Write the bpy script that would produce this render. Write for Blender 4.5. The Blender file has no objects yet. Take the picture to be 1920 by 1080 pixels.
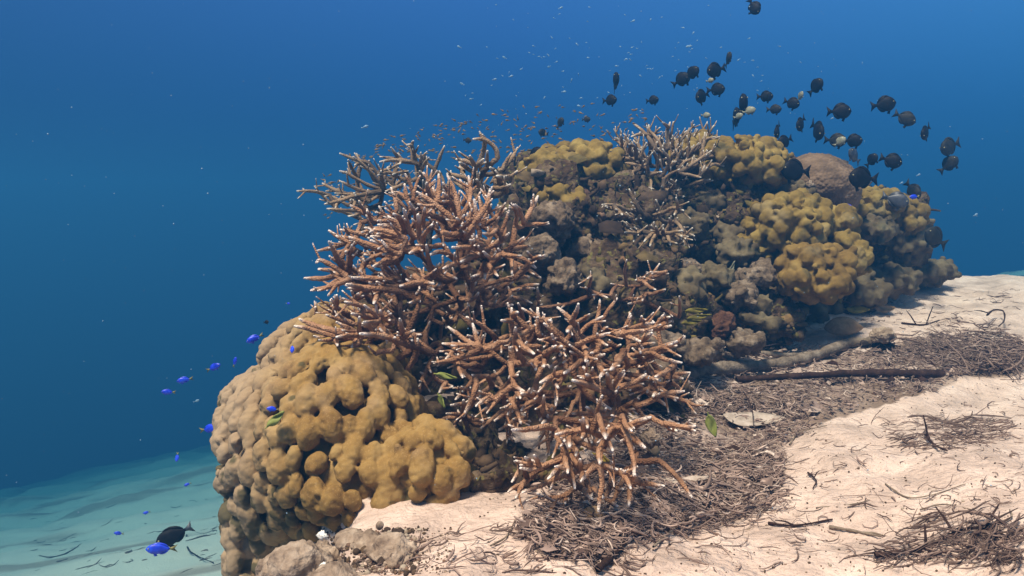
import bpy, bmesh, math, random
import numpy as np
from mathutils import Vector, Matrix
rad = math.radians
C = bpy.context.scene
COL = C.collection
# ------------------------------------------------------------------ camera
F = 1700.0; PITCH = rad(4.7)
FW = np.array([0, math.cos(PITCH), -math.sin(PITCH)]); UP = np.array([0, math.sin(PITCH), math.cos(PITCH)]); RT = np.array([1.0, 0, 0])
cam = bpy.data.cameras.new('camera'); camo = bpy.data.objects.new('camera', cam); COL.objects.link(camo)
camo.rotation_euler = (rad(90) - PITCH, 0, 0)
cam.sensor_width = 36; cam.lens = 36 * F / 1920; cam.clip_start = 0.02; cam.clip_end = 500
C.camera = camo
# ------------------------------------------------------------------ light
C.view_settings.view_transform = 'Standard'; C.view_settings.look = 'None'; C.view_settings.gamma = 1
C.view_settings.exposure = 0.70
SUN_EL, SUN_AZ = rad(62), rad(213)            # azimuth clockwise from +Y: behind the camera and to its left
sd = Vector((math.cos(SUN_EL) * math.sin(SUN_AZ), math.cos(SUN_EL) * math.cos(SUN_AZ), math.sin(SUN_EL)))
sun = bpy.data.lights.new('sun', 'SUN'); sun.energy = 5.0; sun.angle = rad(12); sun.color = (1.0, 0.75, 0.60)
suno = bpy.data.objects.new('sun', sun); COL.objects.link(suno); suno.location = sd * 20
suno.rotation_euler = (-sd).to_track_quat('-Z', 'Y').to_euler()
w = bpy.data.worlds.new('World'); C.world = w; w.use_nodes = True
nt = w.node_tree; nt.nodes.clear()
def N(nt, t, **k):
    n = nt.nodes.new(t)
    for a, b in k.items(): setattr(n, a, b)
    return n
out = N(nt, 'ShaderNodeOutputWorld'); bg = N(nt, 'ShaderNodeBackground')
sky = N(nt, 'ShaderNodeTexSky', sky_type='NISHITA', sun_disc=False, sun_elevation=SUN_EL, sun_rotation=SUN_AZ)
tc = N(nt, 'ShaderNodeTexCoord'); sx = N(nt, 'ShaderNodeSeparateXYZ'); nt.links.new(tc.outputs['Generated'], sx.inputs[0])
rp = N(nt, 'ShaderNodeValToRGB'); nt.links.new(sx.outputs['Z'], rp.inputs[0])
def ramp(node, stops):
    e = node.color_ramp.elements
    while len(e) > 1: e.remove(e[-1])
    e[0].position = stops[0][0]; e[0].color = (*stops[0][1], 1)
    for p, c in stops[1:]:
        x = e.new(p); x.color = (*c, 1)
# open water all round: deep blue level with the eye, brighter towards the surface
ramp(rp, [(-0.0, (.07, .52, 1.55)), (.10, (.13, .68, 2.15)), (.26, (.36, 1.22, 3.5)), (.6, (1.0, 2.0, 3.8)), (1.0, (2.6, 3.6, 4.4))])
mr = N(nt, 'ShaderNodeMapRange'); nt.links.new(sx.outputs['X'], mr.inputs[0])
mr.inputs[1].default_value = -.6; mr.inputs[2].default_value = .5; mr.inputs[3].default_value = 0; mr.inputs[4].default_value = 1
cr = N(nt, 'ShaderNodeValToRGB'); nt.links.new(mr.outputs[0], cr.inputs[0]); ramp(cr, [(0, (.62, .60, .62)), (.55, (1, .96, 1)), (1, (1.45, 1.5, 1.28))])
wm = N(nt, 'ShaderNodeVectorMath', operation='MULTIPLY'); nt.links.new(rp.outputs[0], wm.inputs[0]); nt.links.new(cr.outputs[0], wm.inputs[1])
mk = N(nt, 'ShaderNodeMapRange', interpolation_type='SMOOTHSTEP'); nt.links.new(sx.outputs['Z'], mk.inputs[0])
mk.inputs[1].default_value = .35; mk.inputs[2].default_value = .8
mx = N(nt, 'ShaderNodeMix', data_type='RGBA'); nt.links.new(mk.outputs[0], mx.inputs[0]); nt.links.new(wm.outputs[0], mx.inputs[6])
sk = N(nt, 'ShaderNodeMix', data_type='RGBA', blend_type='MULTIPLY'); sk.inputs[0].default_value = 1
nt.links.new(sky.outputs[0], sk.inputs[6]); sk.inputs[7].default_value = (1.7, 1.15, .75, 1)
nt.links.new(sk.outputs[2], mx.inputs[7]); nt.links.new(mx.outputs[2], bg.inputs[0]); bg.inputs[1].default_value = .10
nt.links.new(bg.outputs[0], out.inputs[0])
C.render.engine = 'CYCLES'
C.cycles.use_denoising = True; C.cycles.volume_bounces = 0; C.cycles.max_bounces = 5; C.cycles.diffuse_bounces = 3
C.cycles.caustics_reflective = False; C.cycles.caustics_refractive = False

# ------------------------------------------------------------------ helpers
def P(px, py, d):
    """the world point seen at pixel (px,py) at depth d metres in front of the camera"""
    px = np.asarray(px, float); py = np.asarray(py, float); d = np.asarray(d, float)
    return (FW * d[..., None] + RT * ((px - 960) / F * d)[..., None] + UP * ((540 - py) / F * d)[..., None])
def hsh(i, j, k, s):
    n = (i * 73856093) ^ (j * 19349663) ^ (k * 83492791) ^ (s * 2654435761)
    n = (n ^ (n >> 13)) * 1274126177 & 0x7fffffff
    n = (n ^ (n >> 15)) * 668265263 & 0x7fffffff
    return ((n ^ (n >> 12)) & 0xffff) / 65535.0
def vnoise(p, seed=0):
    i = np.floor(p).astype(np.int64); f = p - i; u = f * f * (3 - 2 * f)
    r = 0
    for a in (0, 1):
        wa = u[:, 0] if a else 1 - u[:, 0]
        for b in (0, 1):
            wb = u[:, 1] if b else 1 - u[:, 1]
            for c in (0, 1):
                wc = u[:, 2] if c else 1 - u[:, 2]
                r = r + wa * wb * wc * hsh(i[:, 0] + a, i[:, 1] + b, i[:, 2] + c, seed)
    return r * 2 - 1
def fbm(p, scale, octs=4, seed=0, gain=.5):
    p = np.asarray(p, float) * scale; r = np.zeros(len(p)); a = 1.0
    for o in range(octs):
        r += a * vnoise(p + o * 17.3, seed + o); a *= gain; p = p * 2.03
    return r
def sstep(x, a, b):
    t = np.clip((x - a) / (b - a), 0, 1); return t * t * (3 - 2 * t)

def link(name, me, mat=None, parent=None, smooth=True):
    o = bpy.data.objects.new(name, me); COL.objects.link(o)
    if mat and not me.materials: me.materials.append(mat)
    if smooth and len(me.polygons): me.polygons.foreach_set('use_smooth', np.ones(len(me.polygons), bool))
    if parent: o.parent = parent
    return o
def mesh(name, v, f, attrs=None):
    me = bpy.data.meshes.new(name)
    v = np.asarray(v, np.float32)
    if isinstance(f, np.ndarray):
        me.vertices.add(len(v)); me.vertices.foreach_set('co', v.ravel())
        n, k = f.shape
        me.loops.add(n * k); me.loops.foreach_set('vertex_index', f.astype(np.int32).ravel())
        me.polygons.add(n); me.polygons.foreach_set('loop_start', np.arange(n, dtype=np.int32) * k)
        me.update(calc_edges=True); me.validate()
    else:
        me.from_pydata([tuple(map(float, a)) for a in v], [], f); me.update()
    for k, a in (attrs or {}).items():
        at = me.attributes.new(k, 'FLOAT', 'POINT'); at.data.foreach_set('value', np.asarray(a, np.float32))
    return me
def tag(o, label, cat, group=None, kind=None):
    if label: o['label'] = label
    if cat: o['category'] = cat
    if group: o['group'] = group
    if kind: o['kind'] = kind
    return o
def empty(name, loc, label, cat, group=None):
    o = bpy.data.objects.new(name, None); COL.objects.link(o); o.location = tuple(map(float, loc)); o.empty_display_size = .05
    return tag(o, label, cat, group)

# materials -----------------------------------------------------------------
def material(name, base, dark=None, light=None, nscale=20, rough=.9, bump=.0, bscale=120, bdist=.004, attr=None, attr_col=None,
             attr2=None, attr2_col=None, vor=None, spec=.15, fine=None):
    m = bpy.data.materials.new(name); m.use_nodes = True; t = m.node_tree; t.nodes.clear()
    o = N(t, 'ShaderNodeOutputMaterial'); b = N(t, 'ShaderNodeBsdfPrincipled'); t.links.new(b.outputs[0], o.inputs[0])
    b.inputs['Roughness'].default_value = rough; b.inputs['Specular IOR Level'].default_value = spec
    g = N(t, 'ShaderNodeNewGeometry')
    n1 = N(t, 'ShaderNodeTexNoise'); n1.inputs['Scale'].default_value = nscale; n1.inputs['Detail'].default_value = 5; n1.inputs['Roughness'].default_value = .62
    t.links.new(g.outputs['Position'], n1.inputs['Vector'])
    r = N(t, 'ShaderNodeValToRGB'); t.links.new(n1.outputs[0], r.inputs[0])
    ramp(r, [(.32, dark or tuple(c * .55 for c in base)), (.5, base), (.68, light or tuple(min(1, c * 1.45) for c in base))])
    c = r.outputs[0]
    if fine:
        n3 = N(t, 'ShaderNodeTexNoise'); n3.inputs['Scale'].default_value = fine[0]; n3.inputs['Detail'].default_value = 3
        t.links.new(g.outputs['Position'], n3.inputs['Vector'])
        mp = N(t, 'ShaderNodeMapRange'); t.links.new(n3.outputs[0], mp.inputs[0])
        mp.inputs[1].default_value = fine[1]; mp.inputs[2].default_value = fine[2]
        mm = N(t, 'ShaderNodeMix', data_type='RGBA'); t.links.new(mp.outputs[0], mm.inputs[0]); t.links.new(c, mm.inputs[6]); mm.inputs[7].default_value = (*fine[3], 1)
        c = mm.outputs[2]
    for an, ac in ((attr, attr_col), (attr2, attr2_col)):
        if an:
            a = N(t, 'ShaderNodeAttribute', attribute_name=an)
            mm = N(t, 'ShaderNodeMix', data_type='RGBA'); t.links.new(a.outputs['Fac'], mm.inputs[0]); t.links.new(c, mm.inputs[6]); mm.inputs[7].default_value = (*ac, 1)
            c = mm.outputs[2]
    t.links.new(c, b.inputs['Base Color'])
    if bump:
        if vor:
            n2 = N(t, 'ShaderNodeTexVoronoi'); n2.inputs['Scale'].default_value = vor; src = n2.outputs['Distance']
            n2.inputs['Randomness'].default_value = 1
        else:
            n2 = N(t, 'ShaderNodeTexNoise'); n2.inputs['Scale'].default_value = bscale; n2.inputs['Detail'].default_value = 5; src = n2.outputs[0]
        t.links.new(g.outputs['Position'], n2.inputs['Vector'])
        bm = N(t, 'ShaderNodeBump'); bm.inputs['Strength'].default_value = bump; bm.inputs['Distance'].default_value = bdist
        if vor: bm.invert = True
        t.links.new(src, bm.inputs['Height']); t.links.new(bm.outputs[0], b.inputs['Normal'])
    return m
def hued(name, stops, attr='hue', rough=.9, spec=.15, bump=.5, bscale=200, bdist=.002, trans=0):
    """colour picked per piece from an attribute; small noise on top"""
    m = bpy.data.materials.new(name); m.use_nodes = True; t = m.node_tree; b = t.nodes['Principled BSDF']
    b.inputs['Roughness'].default_value = rough; b.inputs['Specular IOR Level'].default_value = spec
    a = N(t, 'ShaderNodeAttribute', attribute_name=attr); r = N(t, 'ShaderNodeValToRGB'); ramp(r, stops); t.links.new(a.outputs['Fac'], r.inputs[0])
    g = N(t, 'ShaderNodeNewGeometry'); n = N(t, 'ShaderNodeTexNoise'); n.inputs['Scale'].default_value = 60; n.inputs['Detail'].default_value = 4
    t.links.new(g.outputs['Position'], n.inputs['Vector'])
    mp = N(t, 'ShaderNodeMapRange'); t.links.new(n.outputs[0], mp.inputs[0]); mp.inputs[1].default_value = .3; mp.inputs[2].default_value = .7; mp.inputs[3].default_value = .6; mp.inputs[4].default_value = 1.35
    v = N(t, 'ShaderNodeVectorMath', operation='SCALE'); t.links.new(r.outputs[0], v.inputs[0]); t.links.new(mp.outputs[0], v.inputs['Scale'])
    t.links.new(v.outputs[0], b.inputs['Base Color'])
    n2 = N(t, 'ShaderNodeTexNoise'); n2.inputs['Scale'].default_value = bscale; n2.inputs['Detail'].default_value = 4; t.links.new(g.outputs['Position'], n2.inputs['Vector'])
    bm = N(t, 'ShaderNodeBump'); bm.inputs['Strength'].default_value = bump; bm.inputs['Distance'].default_value = bdist
    t.links.new(n2.outputs[0], bm.inputs['Height']); t.links.new(bm.outputs[0], b.inputs['Normal'])
    return m
M = dict(
    sand=material('sand', (.60, .46, .385), (.43, .33, .275), (.72, .575, .49), 13, .95, 1.0, 85, .010, attr='silt', attr_col=(.22, .155, .115),
                  attr2='deep', attr2_col=(.62, .58, .50), fine=(420, .60, .74, (.30, .22, .17))),
    porites=material('lobed_coral_gold', (.275, .168, .052), (.18, .10, .030), (.36, .245, .10), 16, .92, .35, 420, .0012, attr='pale', attr_col=(.36, .27, .185),
                     attr2='algae', attr2_col=(.055, .055, .025), fine=(420, .56, .72, (.34, .22, .09))),
    yellow=material('lobed_coral_yellow', (.20, .135, .036), (.11, .072, .022), (.31, .225, .07), 15, .92, .4, 330, .0015, attr='pale', attr_col=(.30, .235, .12),
                    attr2='algae', attr2_col=(.06, .06, .03)),
    orange=material('lobed_coral_orange', (.20, .126, .035), (.11, .068, .021), (.30, .205, .065), 15, .92, .4, 330, .0015, attr='pale', attr_col=(.30, .235, .12),
                    attr2='algae', attr2_col=(.06, .06, .03)),
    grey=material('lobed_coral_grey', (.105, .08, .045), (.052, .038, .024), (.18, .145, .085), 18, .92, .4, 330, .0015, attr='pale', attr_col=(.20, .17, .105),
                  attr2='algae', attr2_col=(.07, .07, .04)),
    brain=material('massive_coral', (.165, .11, .07), (.10, .068, .045), (.24, .165, .11), 22, .92, .8, 100, .004, vor=110),
    stag=material('staghorn_brown', (.37, .20, .112), (.24, .12, .063), (.49, .30, .19), 30, .88, 1.0, 100, .0022, vor=380, attr='old', attr_col=(.125, .06, .033), attr2='tip', attr2_col=(.90, .82, .75)),  # dark red-brown mix is painted shade for the thicket interior
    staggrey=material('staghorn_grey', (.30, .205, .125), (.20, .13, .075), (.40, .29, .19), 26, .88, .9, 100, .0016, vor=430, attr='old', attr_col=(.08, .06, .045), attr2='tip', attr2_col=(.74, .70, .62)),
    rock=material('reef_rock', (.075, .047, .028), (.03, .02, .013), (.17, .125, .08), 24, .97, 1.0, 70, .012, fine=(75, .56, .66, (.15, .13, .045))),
    palerock=material('pale_rubble_rock', (.30, .225, .165), (.15, .105, .075), (.46, .37, .29), 40, .97, 1.0, 120, .006),
    rubble=material('dead_coral_rock', (.15, .108, .073), (.065, .046, .032), (.29, .225, .165), 40, .97, 1.0, 120, .006),
    black=material('black_skin', (.007, .006, .008), (.004, .004, .005), (.012, .011, .013), 80, .6, .2, 300, .001, spec=.12),
    olive=material('olive_black_skin', (.020, .018, .014), (.010, .009, .008), (.035, .03, .022), 80, .6, .2, 300, .001, spec=.15),
    greyfish=material('grey_skin', (.05, .055, .07), (.03, .033, .045), (.08, .085, .11), 60, .45, .2, 300, .001, spec=.4),
    palefish=material('pale_skin', (.24, .24, .17), (.16, .16, .11), (.33, .33, .25), 60, .5, .2, 300, .001, spec=.4),
    blue=material('blue_skin', (.015, .045, .72), (.008, .025, .45), (.03, .10, .85), 60, .4, .2, 300, .001, spec=.5),
    yellowskin=material('yellow_skin', (.22, .19, .06), (.15, .13, .04), (.3, .26, .08), 60, .5, spec=.4),
    eye=material('eye', (.25, .22, .12), (.2, .18, .1), (.3, .28, .18), 60, .2, spec=.5),
    silver=material('silver_skin', (.20, .34, .48), (.14, .25, .38), (.32, .48, .6), 60, .45, spec=.3),
    bronze=material('bronze_skin', (.15, .10, .045), (.10, .06, .03), (.24, .16, .08), 60, .5, spec=.4),
    wood=material('waterlogged_wood', (.20, .155, .115), (.10, .075, .055), (.31, .25, .19), 45, .95, .9, 160, .004),
    darkwood=material('dark_wood', (.035, .018, .013), (.02, .011, .009), (.07, .04, .03), 45, .85, .6, 160, .003),
    leafgreen=material('green_leaf', (.20, .23, .05), (.13, .16, .035), (.28, .31, .09), 60, .6, .3, 200, .001, spec=.3),
    leafyellow=material('yellow_leaf', (.34, .25, .04), (.2, .15, .03), (.45, .34, .07), 60, .7, .3, 200, .001),
    leafolive=material('olive_yellow_leaf', (.15, .125, .022), (.08, .065, .014), (.24, .2, .035), 60, .7, .3, 200, .001),
    leafbrown=material('brown_leaf', (.30, .19, .10), (.19, .115, .06), (.40, .27, .16), 50, .75, .3, 200, .001),
    leafgrey=material('grey_leaf', (.38, .31, .255), (.25, .2, .165), (.5, .42, .36), 50, .75, .3, 200, .001),
    leafblack=material('blackened_leaf', (.03, .022, .02), (.018, .014, .012), (.06, .045, .035), 50, .75, .3, 200, .001),
    sponge=material('brown_sponge', (.105, .05, .03), (.055, .026, .017), (.16, .085, .05), 45, .9, .9, 140, .005),
    white=material('white_shell', (.8, .78, .72), (.6, .58, .54), (.85, .83, .8), 60, .6),
    algae=material('green_algae', (.035, .06, .02), (.02, .035, .012), (.07, .10, .03), 60, .9, .6, 200, .003),
)
M['litter'] = hued('dead_seagrass', [(0, (.09, .058, .048)), (.3, (.19, .132, .108)), (.65, (.30, .215, .18)), (.9, (.42, .32, .265)), (1, (.56, .45, .38))])
M['growth'] = hued('reef_growth', [(0, (.035, .023, .016)), (.28, (.075, .05, .032)), (.46, (.11, .07, .038)), (.58, (.105, .085, .025)), (.70, (.17, .13, .038)), (.80, (.17, .085, .055)), (.92, (.24, .18, .13)), (1, (.36, .30, .23))])

# ------------------------------------------------------------------ seabed
def terr(x, y):
    x = np.asarray(x, float); y = np.asarray(y, float)
    z3 = np.stack([x, y, np.zeros_like(x)], 1)
    lowx = np.where(x < 0, .20 * np.maximum(x, -18 + 0 * x), .27 * np.minimum(x, 9))
    low = -.90 + lowx - .16 * np.minimum(y, 30) + .045 * fbm(z3 * [1, 1.6, 1], .8, 4, 5) * np.clip(y / 4, .3, 3)
    sh = np.interp(y, [.3, .8, 1.1, 1.5, 2.0, 2.5, 3.0, 3.3, 3.6], [-.375, -.38, -.388, -.372, -.338, -.300, -.252, -.236, -.25])
    sh = sh + .020 * fbm(z3, 3.1, 3, 9) + .006 * fbm(z3, 7.5, 2, 19) + .0065 * fbm(z3, 15, 5, 11, .6)
    # the litter gully between the two banks of sand
    g = np.exp(-((y - (1.62 + .30 * (x - .5))) / .17) ** 2) * sstep(x, .15, .5)
    sh = sh - .03 * g
    fm = np.exp(-((x - .72) / .33) ** 2 - ((y - 1.22) / .25) ** 2); sh = sh + .028 * fm
    xe = np.interp(y, [.3, 1.0, 1.3, 2.0, 3.5], [-.19, -.225, -.27, -.30, -.3])
    far = 3.45 - .10 * np.maximum(x - 1.7, 0) + .05 * fbm(z3, 2.2, 2, 21)
    xe = xe + .035 * fbm(z3, 14, 3, 61) + .02; m = sstep(x, xe - .16, xe) * (1 - sstep(y, far, far + .35))
    m = m * (1 - sstep(x - 1.93 - .18 * (y - 3.2) + .05 * fbm(z3, 3, 2, 4), 0, .3) * sstep(y, 2.2, 3.1))
    return low * (1 - m) + np.maximum(sh, low) * m
def ground_at(px, py):
    """world point where the ray through pixel (px,py) meets the seabed"""
    px = np.atleast_1d(np.asarray(px, float)); py = np.atleast_1d(np.asarray(py, float))
    dirs = P(px, py, np.ones_like(px)); d = np.full(len(px), .45); lo = d.copy(); hit = np.zeros(len(px), bool); hi = np.full(len(px), 40.)
    while d.min() < 30:
        p = dirs * d[:, None]; under = p[:, 2] < terr(p[:, 0], p[:, 1])
        new = under & ~hit; hi[new] = d[new]; hit |= under
        lo = np.where(hit, lo, d); d = d * 1.03
        if hit.all(): break
    for _ in range(12):
        mid = (lo + hi) / 2; p = dirs * mid[:, None]; under = p[:, 2] < terr(p[:, 0], p[:, 1])
        hi = np.where(under, mid, hi); lo = np.where(under, lo, mid)
    return dirs * hi[:, None]
def inpoly(px, py, poly):
    poly = np.array(poly, float); r = np.zeros(len(px), bool); j = len(poly) - 1
    for i in range(len(poly)):
        a, b = poly[i], poly[j]
        c = ((a[1] > py) != (b[1] > py)) & (px < (b[0] - a[0]) * (py - a[1]) / (b[1] - a[1] + 1e-9) + a[0]); r ^= c; j = i
    return r
LITTER = [(970, 1000), (1010, 960), (1080, 930), (1150, 880), (1180, 800), (1240, 720), (1300, 640), (1400, 650), (1560, 650), (1640, 662), (1700, 642), (1800, 628),
          (1920, 662), (1920, 700), (1800, 705), (1760, 730), (1640, 765), (1560, 785), (1470, 835), (1470, 900), (1440, 960), (1330, 985), (1180, 1010), (1150, 1060), (1020, 1050)]
ys = np.geomspace(.40, 26, 600); tx = np.linspace(-1.7, 1.7, 640)
Y, T = np.meshgrid(ys, tx, indexing='ij'); X = T * (Y + .12)
v = np.stack([X.ravel(), Y.ravel(), terr(X.ravel(), Y.ravel())], 1)
R_, Q_ = Y.shape; idx = np.arange(R_ * Q_).reshape(R_, Q_)
f = np.stack([idx[:-1, :-1], idx[:-1, 1:], idx[1:, 1:], idx[1:, :-1]], -1).reshape(-1, 4)
dd = v @ FW; pxv = 960 + F * (v @ RT) / dd; pyv = 540 - F * (v @ UP) / dd
lit_w = np.array([ground_at([a], [b])[0][:2] for a, b in LITTER])
silt = np.zeros(len(v)); near = v[:, 1] < 5
inl = inpoly(v[:, 0], v[:, 1], lit_w)
silt = np.where(inl, .6 + .5 * fbm(v, 9, 4, 3), 0)
cc = v - np.array([1.62, 2.8, 0]);
silt = np.maximum(silt, np.where(near & (v[:, 2] > -.42), np.clip(fbm(v, 6, 5, 30) * 1.0 - .52, 0, .35), 0))
st = fbm(v * [0.55, 2.3, 1], 1.1, 5, 8)                       # drifts of dark debris on the lower seabed
deep = np.clip((-.45 - v[:, 2]) * 6, 0, 1)
silt = np.maximum(silt, deep * np.clip(st * 1.7 - .15, 0, .75)); silt = np.clip(silt, 0, 1)
o = link('seabed', mesh('seabed', v, f, {'silt': silt, 'deep': deep * (1 - silt)}), M['sand']); o['kind'] = 'structure'
# ------------------------------------------------------------------ the water itself, as haze
hm = bpy.data.materials.new('water_haze'); hm.use_nodes = True; t = hm.node_tree; t.nodes.clear()
o_ = N(t, 'ShaderNodeOutputMaterial'); vp = N(t, 'ShaderNodeVolumePrincipled'); t.links.new(vp.outputs[0], o_.inputs['Volume'])
vp.inputs['Color'].default_value = (.027, .132, .288, 1); vp.inputs['Density'].default_value = .25; vp.inputs['Anisotropy'].default_value = .35
vp.inputs['Absorption Color'].default_value = (.12, .45, .70, 1)
bb = [(-46, 46), (-3, 27), (-11.5, .95)]
hv = [(x, y, z) for x in bb[0] for y in bb[1] for z in bb[2]]
o = link('haze', mesh('haze', hv, [(0, 1, 3, 2), (4, 6, 7, 5), (0, 4, 5, 1), (2, 3, 7, 6), (0, 2, 6, 4), (1, 5, 7, 3)]), hm, smooth=False); o['kind'] = 'stuff'
# ------------------------------------------------------------------ lobed corals and rocks: unions of swollen lobes, fused and roughened
def _ico(sub):
    bm = bmesh.new(); bmesh.ops.create_icosphere(bm, subdivisions=sub, radius=1)
    v = np.array([a.co[:] for a in bm.verts]); f = np.array([[a.index for a in q.verts] for q in bm.faces]); bm.free(); return v, f
ICO = {i: _ico(i) for i in (1, 2, 3, 4)}
def union(blobs, voxel, sub=3):
    """blobs: (centre, radii, 3x3 rotation or None) -> verts, quads of their fused surface"""
    iv, jf = ICO[sub]; V = []; Fc = []; n = 0
    for c, r, m in blobs:
        q = iv * np.asarray(r)
        if m is not None: q = q @ m.T
        V.append(q + c); Fc.append(jf + n); n += len(iv)
    me = mesh('tmp', np.concatenate(V), np.concatenate(Fc)); o = bpy.data.objects.new('tmp', me); COL.objects.link(o)
    md = o.modifiers.new('r', 'REMESH'); md.mode = 'VOXEL'; md.voxel_size = voxel; md.adaptivity = 0
    dg = bpy.context.evaluated_depsgraph_get(); e = bpy.data.meshes.new_from_object(o.evaluated_get(dg))
    vv = np.zeros(len(e.vertices) * 3); e.vertices.foreach_get('co', vv); vv = vv.reshape(-1, 3)
    ff = np.zeros(len(e.loops), int); e.loops.foreach_get('vertex_index', ff); ff = ff.reshape(-1, 4)
    bpy.data.objects.remove(o); bpy.data.meshes.remove(me); bpy.data.meshes.remove(e)
    return vv, ff
def smooth(v, f, it, k=.5):
    a = np.concatenate([f[:, 0], f[:, 1], f[:, 2], f[:, 3]]); b = np.concatenate([f[:, 1], f[:, 2], f[:, 3], f[:, 0]])
    for _ in range(it):
        s = np.zeros_like(v); n = np.zeros(len(v))
        for ax in range(3): s[:, ax] = np.bincount(a, v[b, ax], len(v)) + np.bincount(b, v[a, ax], len(v))
        n = np.bincount(a, minlength=len(v)) + np.bincount(b, minlength=len(v)); n[n == 0] = 1
        v = v + k * (s / n[:, None] - v)
    return v
def normals(v, f):
    n = np.cross(v[f[:, 2]] - v[f[:, 0]], v[f[:, 3]] - v[f[:, 1]]); r = np.zeros_like(v)
    for c in range(4):
        for ax in range(3): r[:, ax] += np.bincount(f[:, c], n[:, ax], len(v))
    return r / (np.linalg.norm(r, axis=1)[:, None] + 1e-12)
def poisson(pts, r, rng):
    keep = []; K = np.zeros((0, 3))
    for i in rng.permutation(len(pts)):
        if len(K) == 0 or ((K - pts[i]) ** 2).sum(1).min() > r * r:
            keep.append(i); K = pts[keep]
    return keep
def orient(n, up=(0, 0, 1)):
    n = n / np.linalg.norm(n); a = np.cross(up, n); 
    if np.linalg.norm(a) < .1: a = np.cross((1, 0, 0), n)
    a /= np.linalg.norm(a); b = np.cross(n, a); return np.stack([a, b, n], 1)
def lobed(name, ells, lobe, space, seed, voxel, mat, label, cat='coral', group=None, stretch=1.0, knob=.5, rough=.0012, pale=None, algae=None,
          parent=None, sink=.35, sub=2, smo=2):
    """ells: (px, py, depth, rx_px, ry_px, rdepth_m)"""
    if mat in (M['yellow'], M['orange']): lobe, space, voxel, sink, smo, knob = .0185, .0285, .0036, .06, 1, .4
    rng = np.random.default_rng(seed); base = []; blobs = []
    for (px, py, d, rx, ry, rz) in ells:
        c = P(px, py, d); base.append((c, np.array([rx * d / F, rz, ry * d / F]))); blobs.append((c, base[-1][1] * .88, None))
    S = []; NN = []
    for c, r in base:
        i = np.arange(1400) + .5; ph = np.arccos(1 - 2 * i / 1400); th = np.pi * (1 + 5 ** .5) * i
        u = np.stack([np.cos(th) * np.sin(ph), np.sin(th) * np.sin(ph), np.cos(ph)], 1); p = u * r; n = u / r; n /= np.linalg.norm(n, axis=1)[:, None]
        p = p + c; ok = np.ones(len(p), bool)
        for c2, r2 in base:
            if c2 is not c: ok &= (((p - c2) / r2) ** 2).sum(1) > .9
        S.append(p[ok]); NN.append(n[ok])
    S = np.concatenate(S); NN = np.concatenate(NN)
    for i in poisson(S * [1, 1, 1 / stretch], space, rng):
        p, n = S[i], NN[i]
        r = lobe * rng.uniform(.72, 1.3); m = orient(n)
        t = rng.uniform(-.35, .35); ct, st_ = math.cos(t), math.sin(t)
        m = m @ np.array([[ct, -st_, 0], [st_, ct, 0], [0, 0, 1]])
        blobs.append((p - n * r * sink + rng.normal(0, .08, 3) * r, np.array([r, r * stretch * rng.uniform(.85, 1.2), r * rng.uniform(.85, 1.15)]), m))
        for _ in range(rng.integers(0, 3) if knob else 0):
            q = orient(n)[:, :2] @ rng.normal(0, .62, 2); k = r * rng.uniform(.35, .62) * (knob / .5)
            blobs.append((p + q * r + n * (r * .42), np.array([k, k, k]), None))
    v, f = union(blobs, voxel, sub)
    v = smooth(v, f, smo, .5); n = normals(v, f)
    v = v + n * (rough * 2.2 * fbm(v, 45, 3, seed) + rough * fbm(v, 180, 2, seed + 3))[:, None]
    at = {'pale': np.clip(pale(v), 0, 1) if pale else np.clip(fbm(v, 14, 3, seed + 5) - .35, 0, .5), 'algae': np.clip(algae(v, n), 0, 1) if algae else np.clip(fbm(v, 22, 3, seed + 9) * 1.5 - .9, 0, .6)}
    c = base[0][0]; o = link(name, mesh(name, v - c, f, at), mat, parent); o.location = tuple(c)
    # position-space textures need no offset; object sits at its own centre
    if label: tag(o, label, cat, group)
    return o

def rocky(name, ells, voxel, amp, seed, mat, label, cat, extra=None, sc=10, group=None, ret=False, back=0):
    rng = np.random.default_rng(seed); blobs = []
    for (px, py, d, rx, ry, rz) in ells:
        d = d + back; blobs.append((P(px, py, d), np.array([rx * d / F, rz, ry * d / F]), None))
    v, f = union(blobs, voxel, 4); v = smooth(v, f, 2)
    n = normals(v, f)
    a = fbm(v, sc, 5, seed, .6); b = np.abs(fbm(v, sc * 2.1, 4, seed + 4)); 
    v = v + n * (amp * a - amp * .8 * b)[:, None] + np.stack([fbm(v, sc * 3, 3, seed + 7), fbm(v, sc * 3, 3, seed + 8), fbm(v, sc * 3, 3, seed + 9)], 1) * amp * .35
    c = P(*ells[0][:3]); o = link(name, mesh(name, v - c, f), mat); o.location = tuple(c); tag(o, label, cat, group)
    return (o, v, f) if ret else o

# the dead, overgrown core of the reef
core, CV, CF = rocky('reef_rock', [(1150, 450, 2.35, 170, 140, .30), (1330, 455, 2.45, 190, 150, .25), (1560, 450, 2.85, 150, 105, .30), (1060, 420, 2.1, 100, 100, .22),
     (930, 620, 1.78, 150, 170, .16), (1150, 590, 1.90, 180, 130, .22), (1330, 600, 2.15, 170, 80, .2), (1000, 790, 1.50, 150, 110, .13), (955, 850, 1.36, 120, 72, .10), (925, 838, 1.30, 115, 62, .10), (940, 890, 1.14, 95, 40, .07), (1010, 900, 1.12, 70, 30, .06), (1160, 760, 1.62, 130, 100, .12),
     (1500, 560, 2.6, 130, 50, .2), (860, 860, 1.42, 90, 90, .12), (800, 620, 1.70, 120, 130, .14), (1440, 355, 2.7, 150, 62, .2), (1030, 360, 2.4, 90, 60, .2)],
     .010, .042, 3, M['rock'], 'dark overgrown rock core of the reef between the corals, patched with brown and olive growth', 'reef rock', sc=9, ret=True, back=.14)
CN = normals(CV, CF)
print('core', len(CV))

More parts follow.
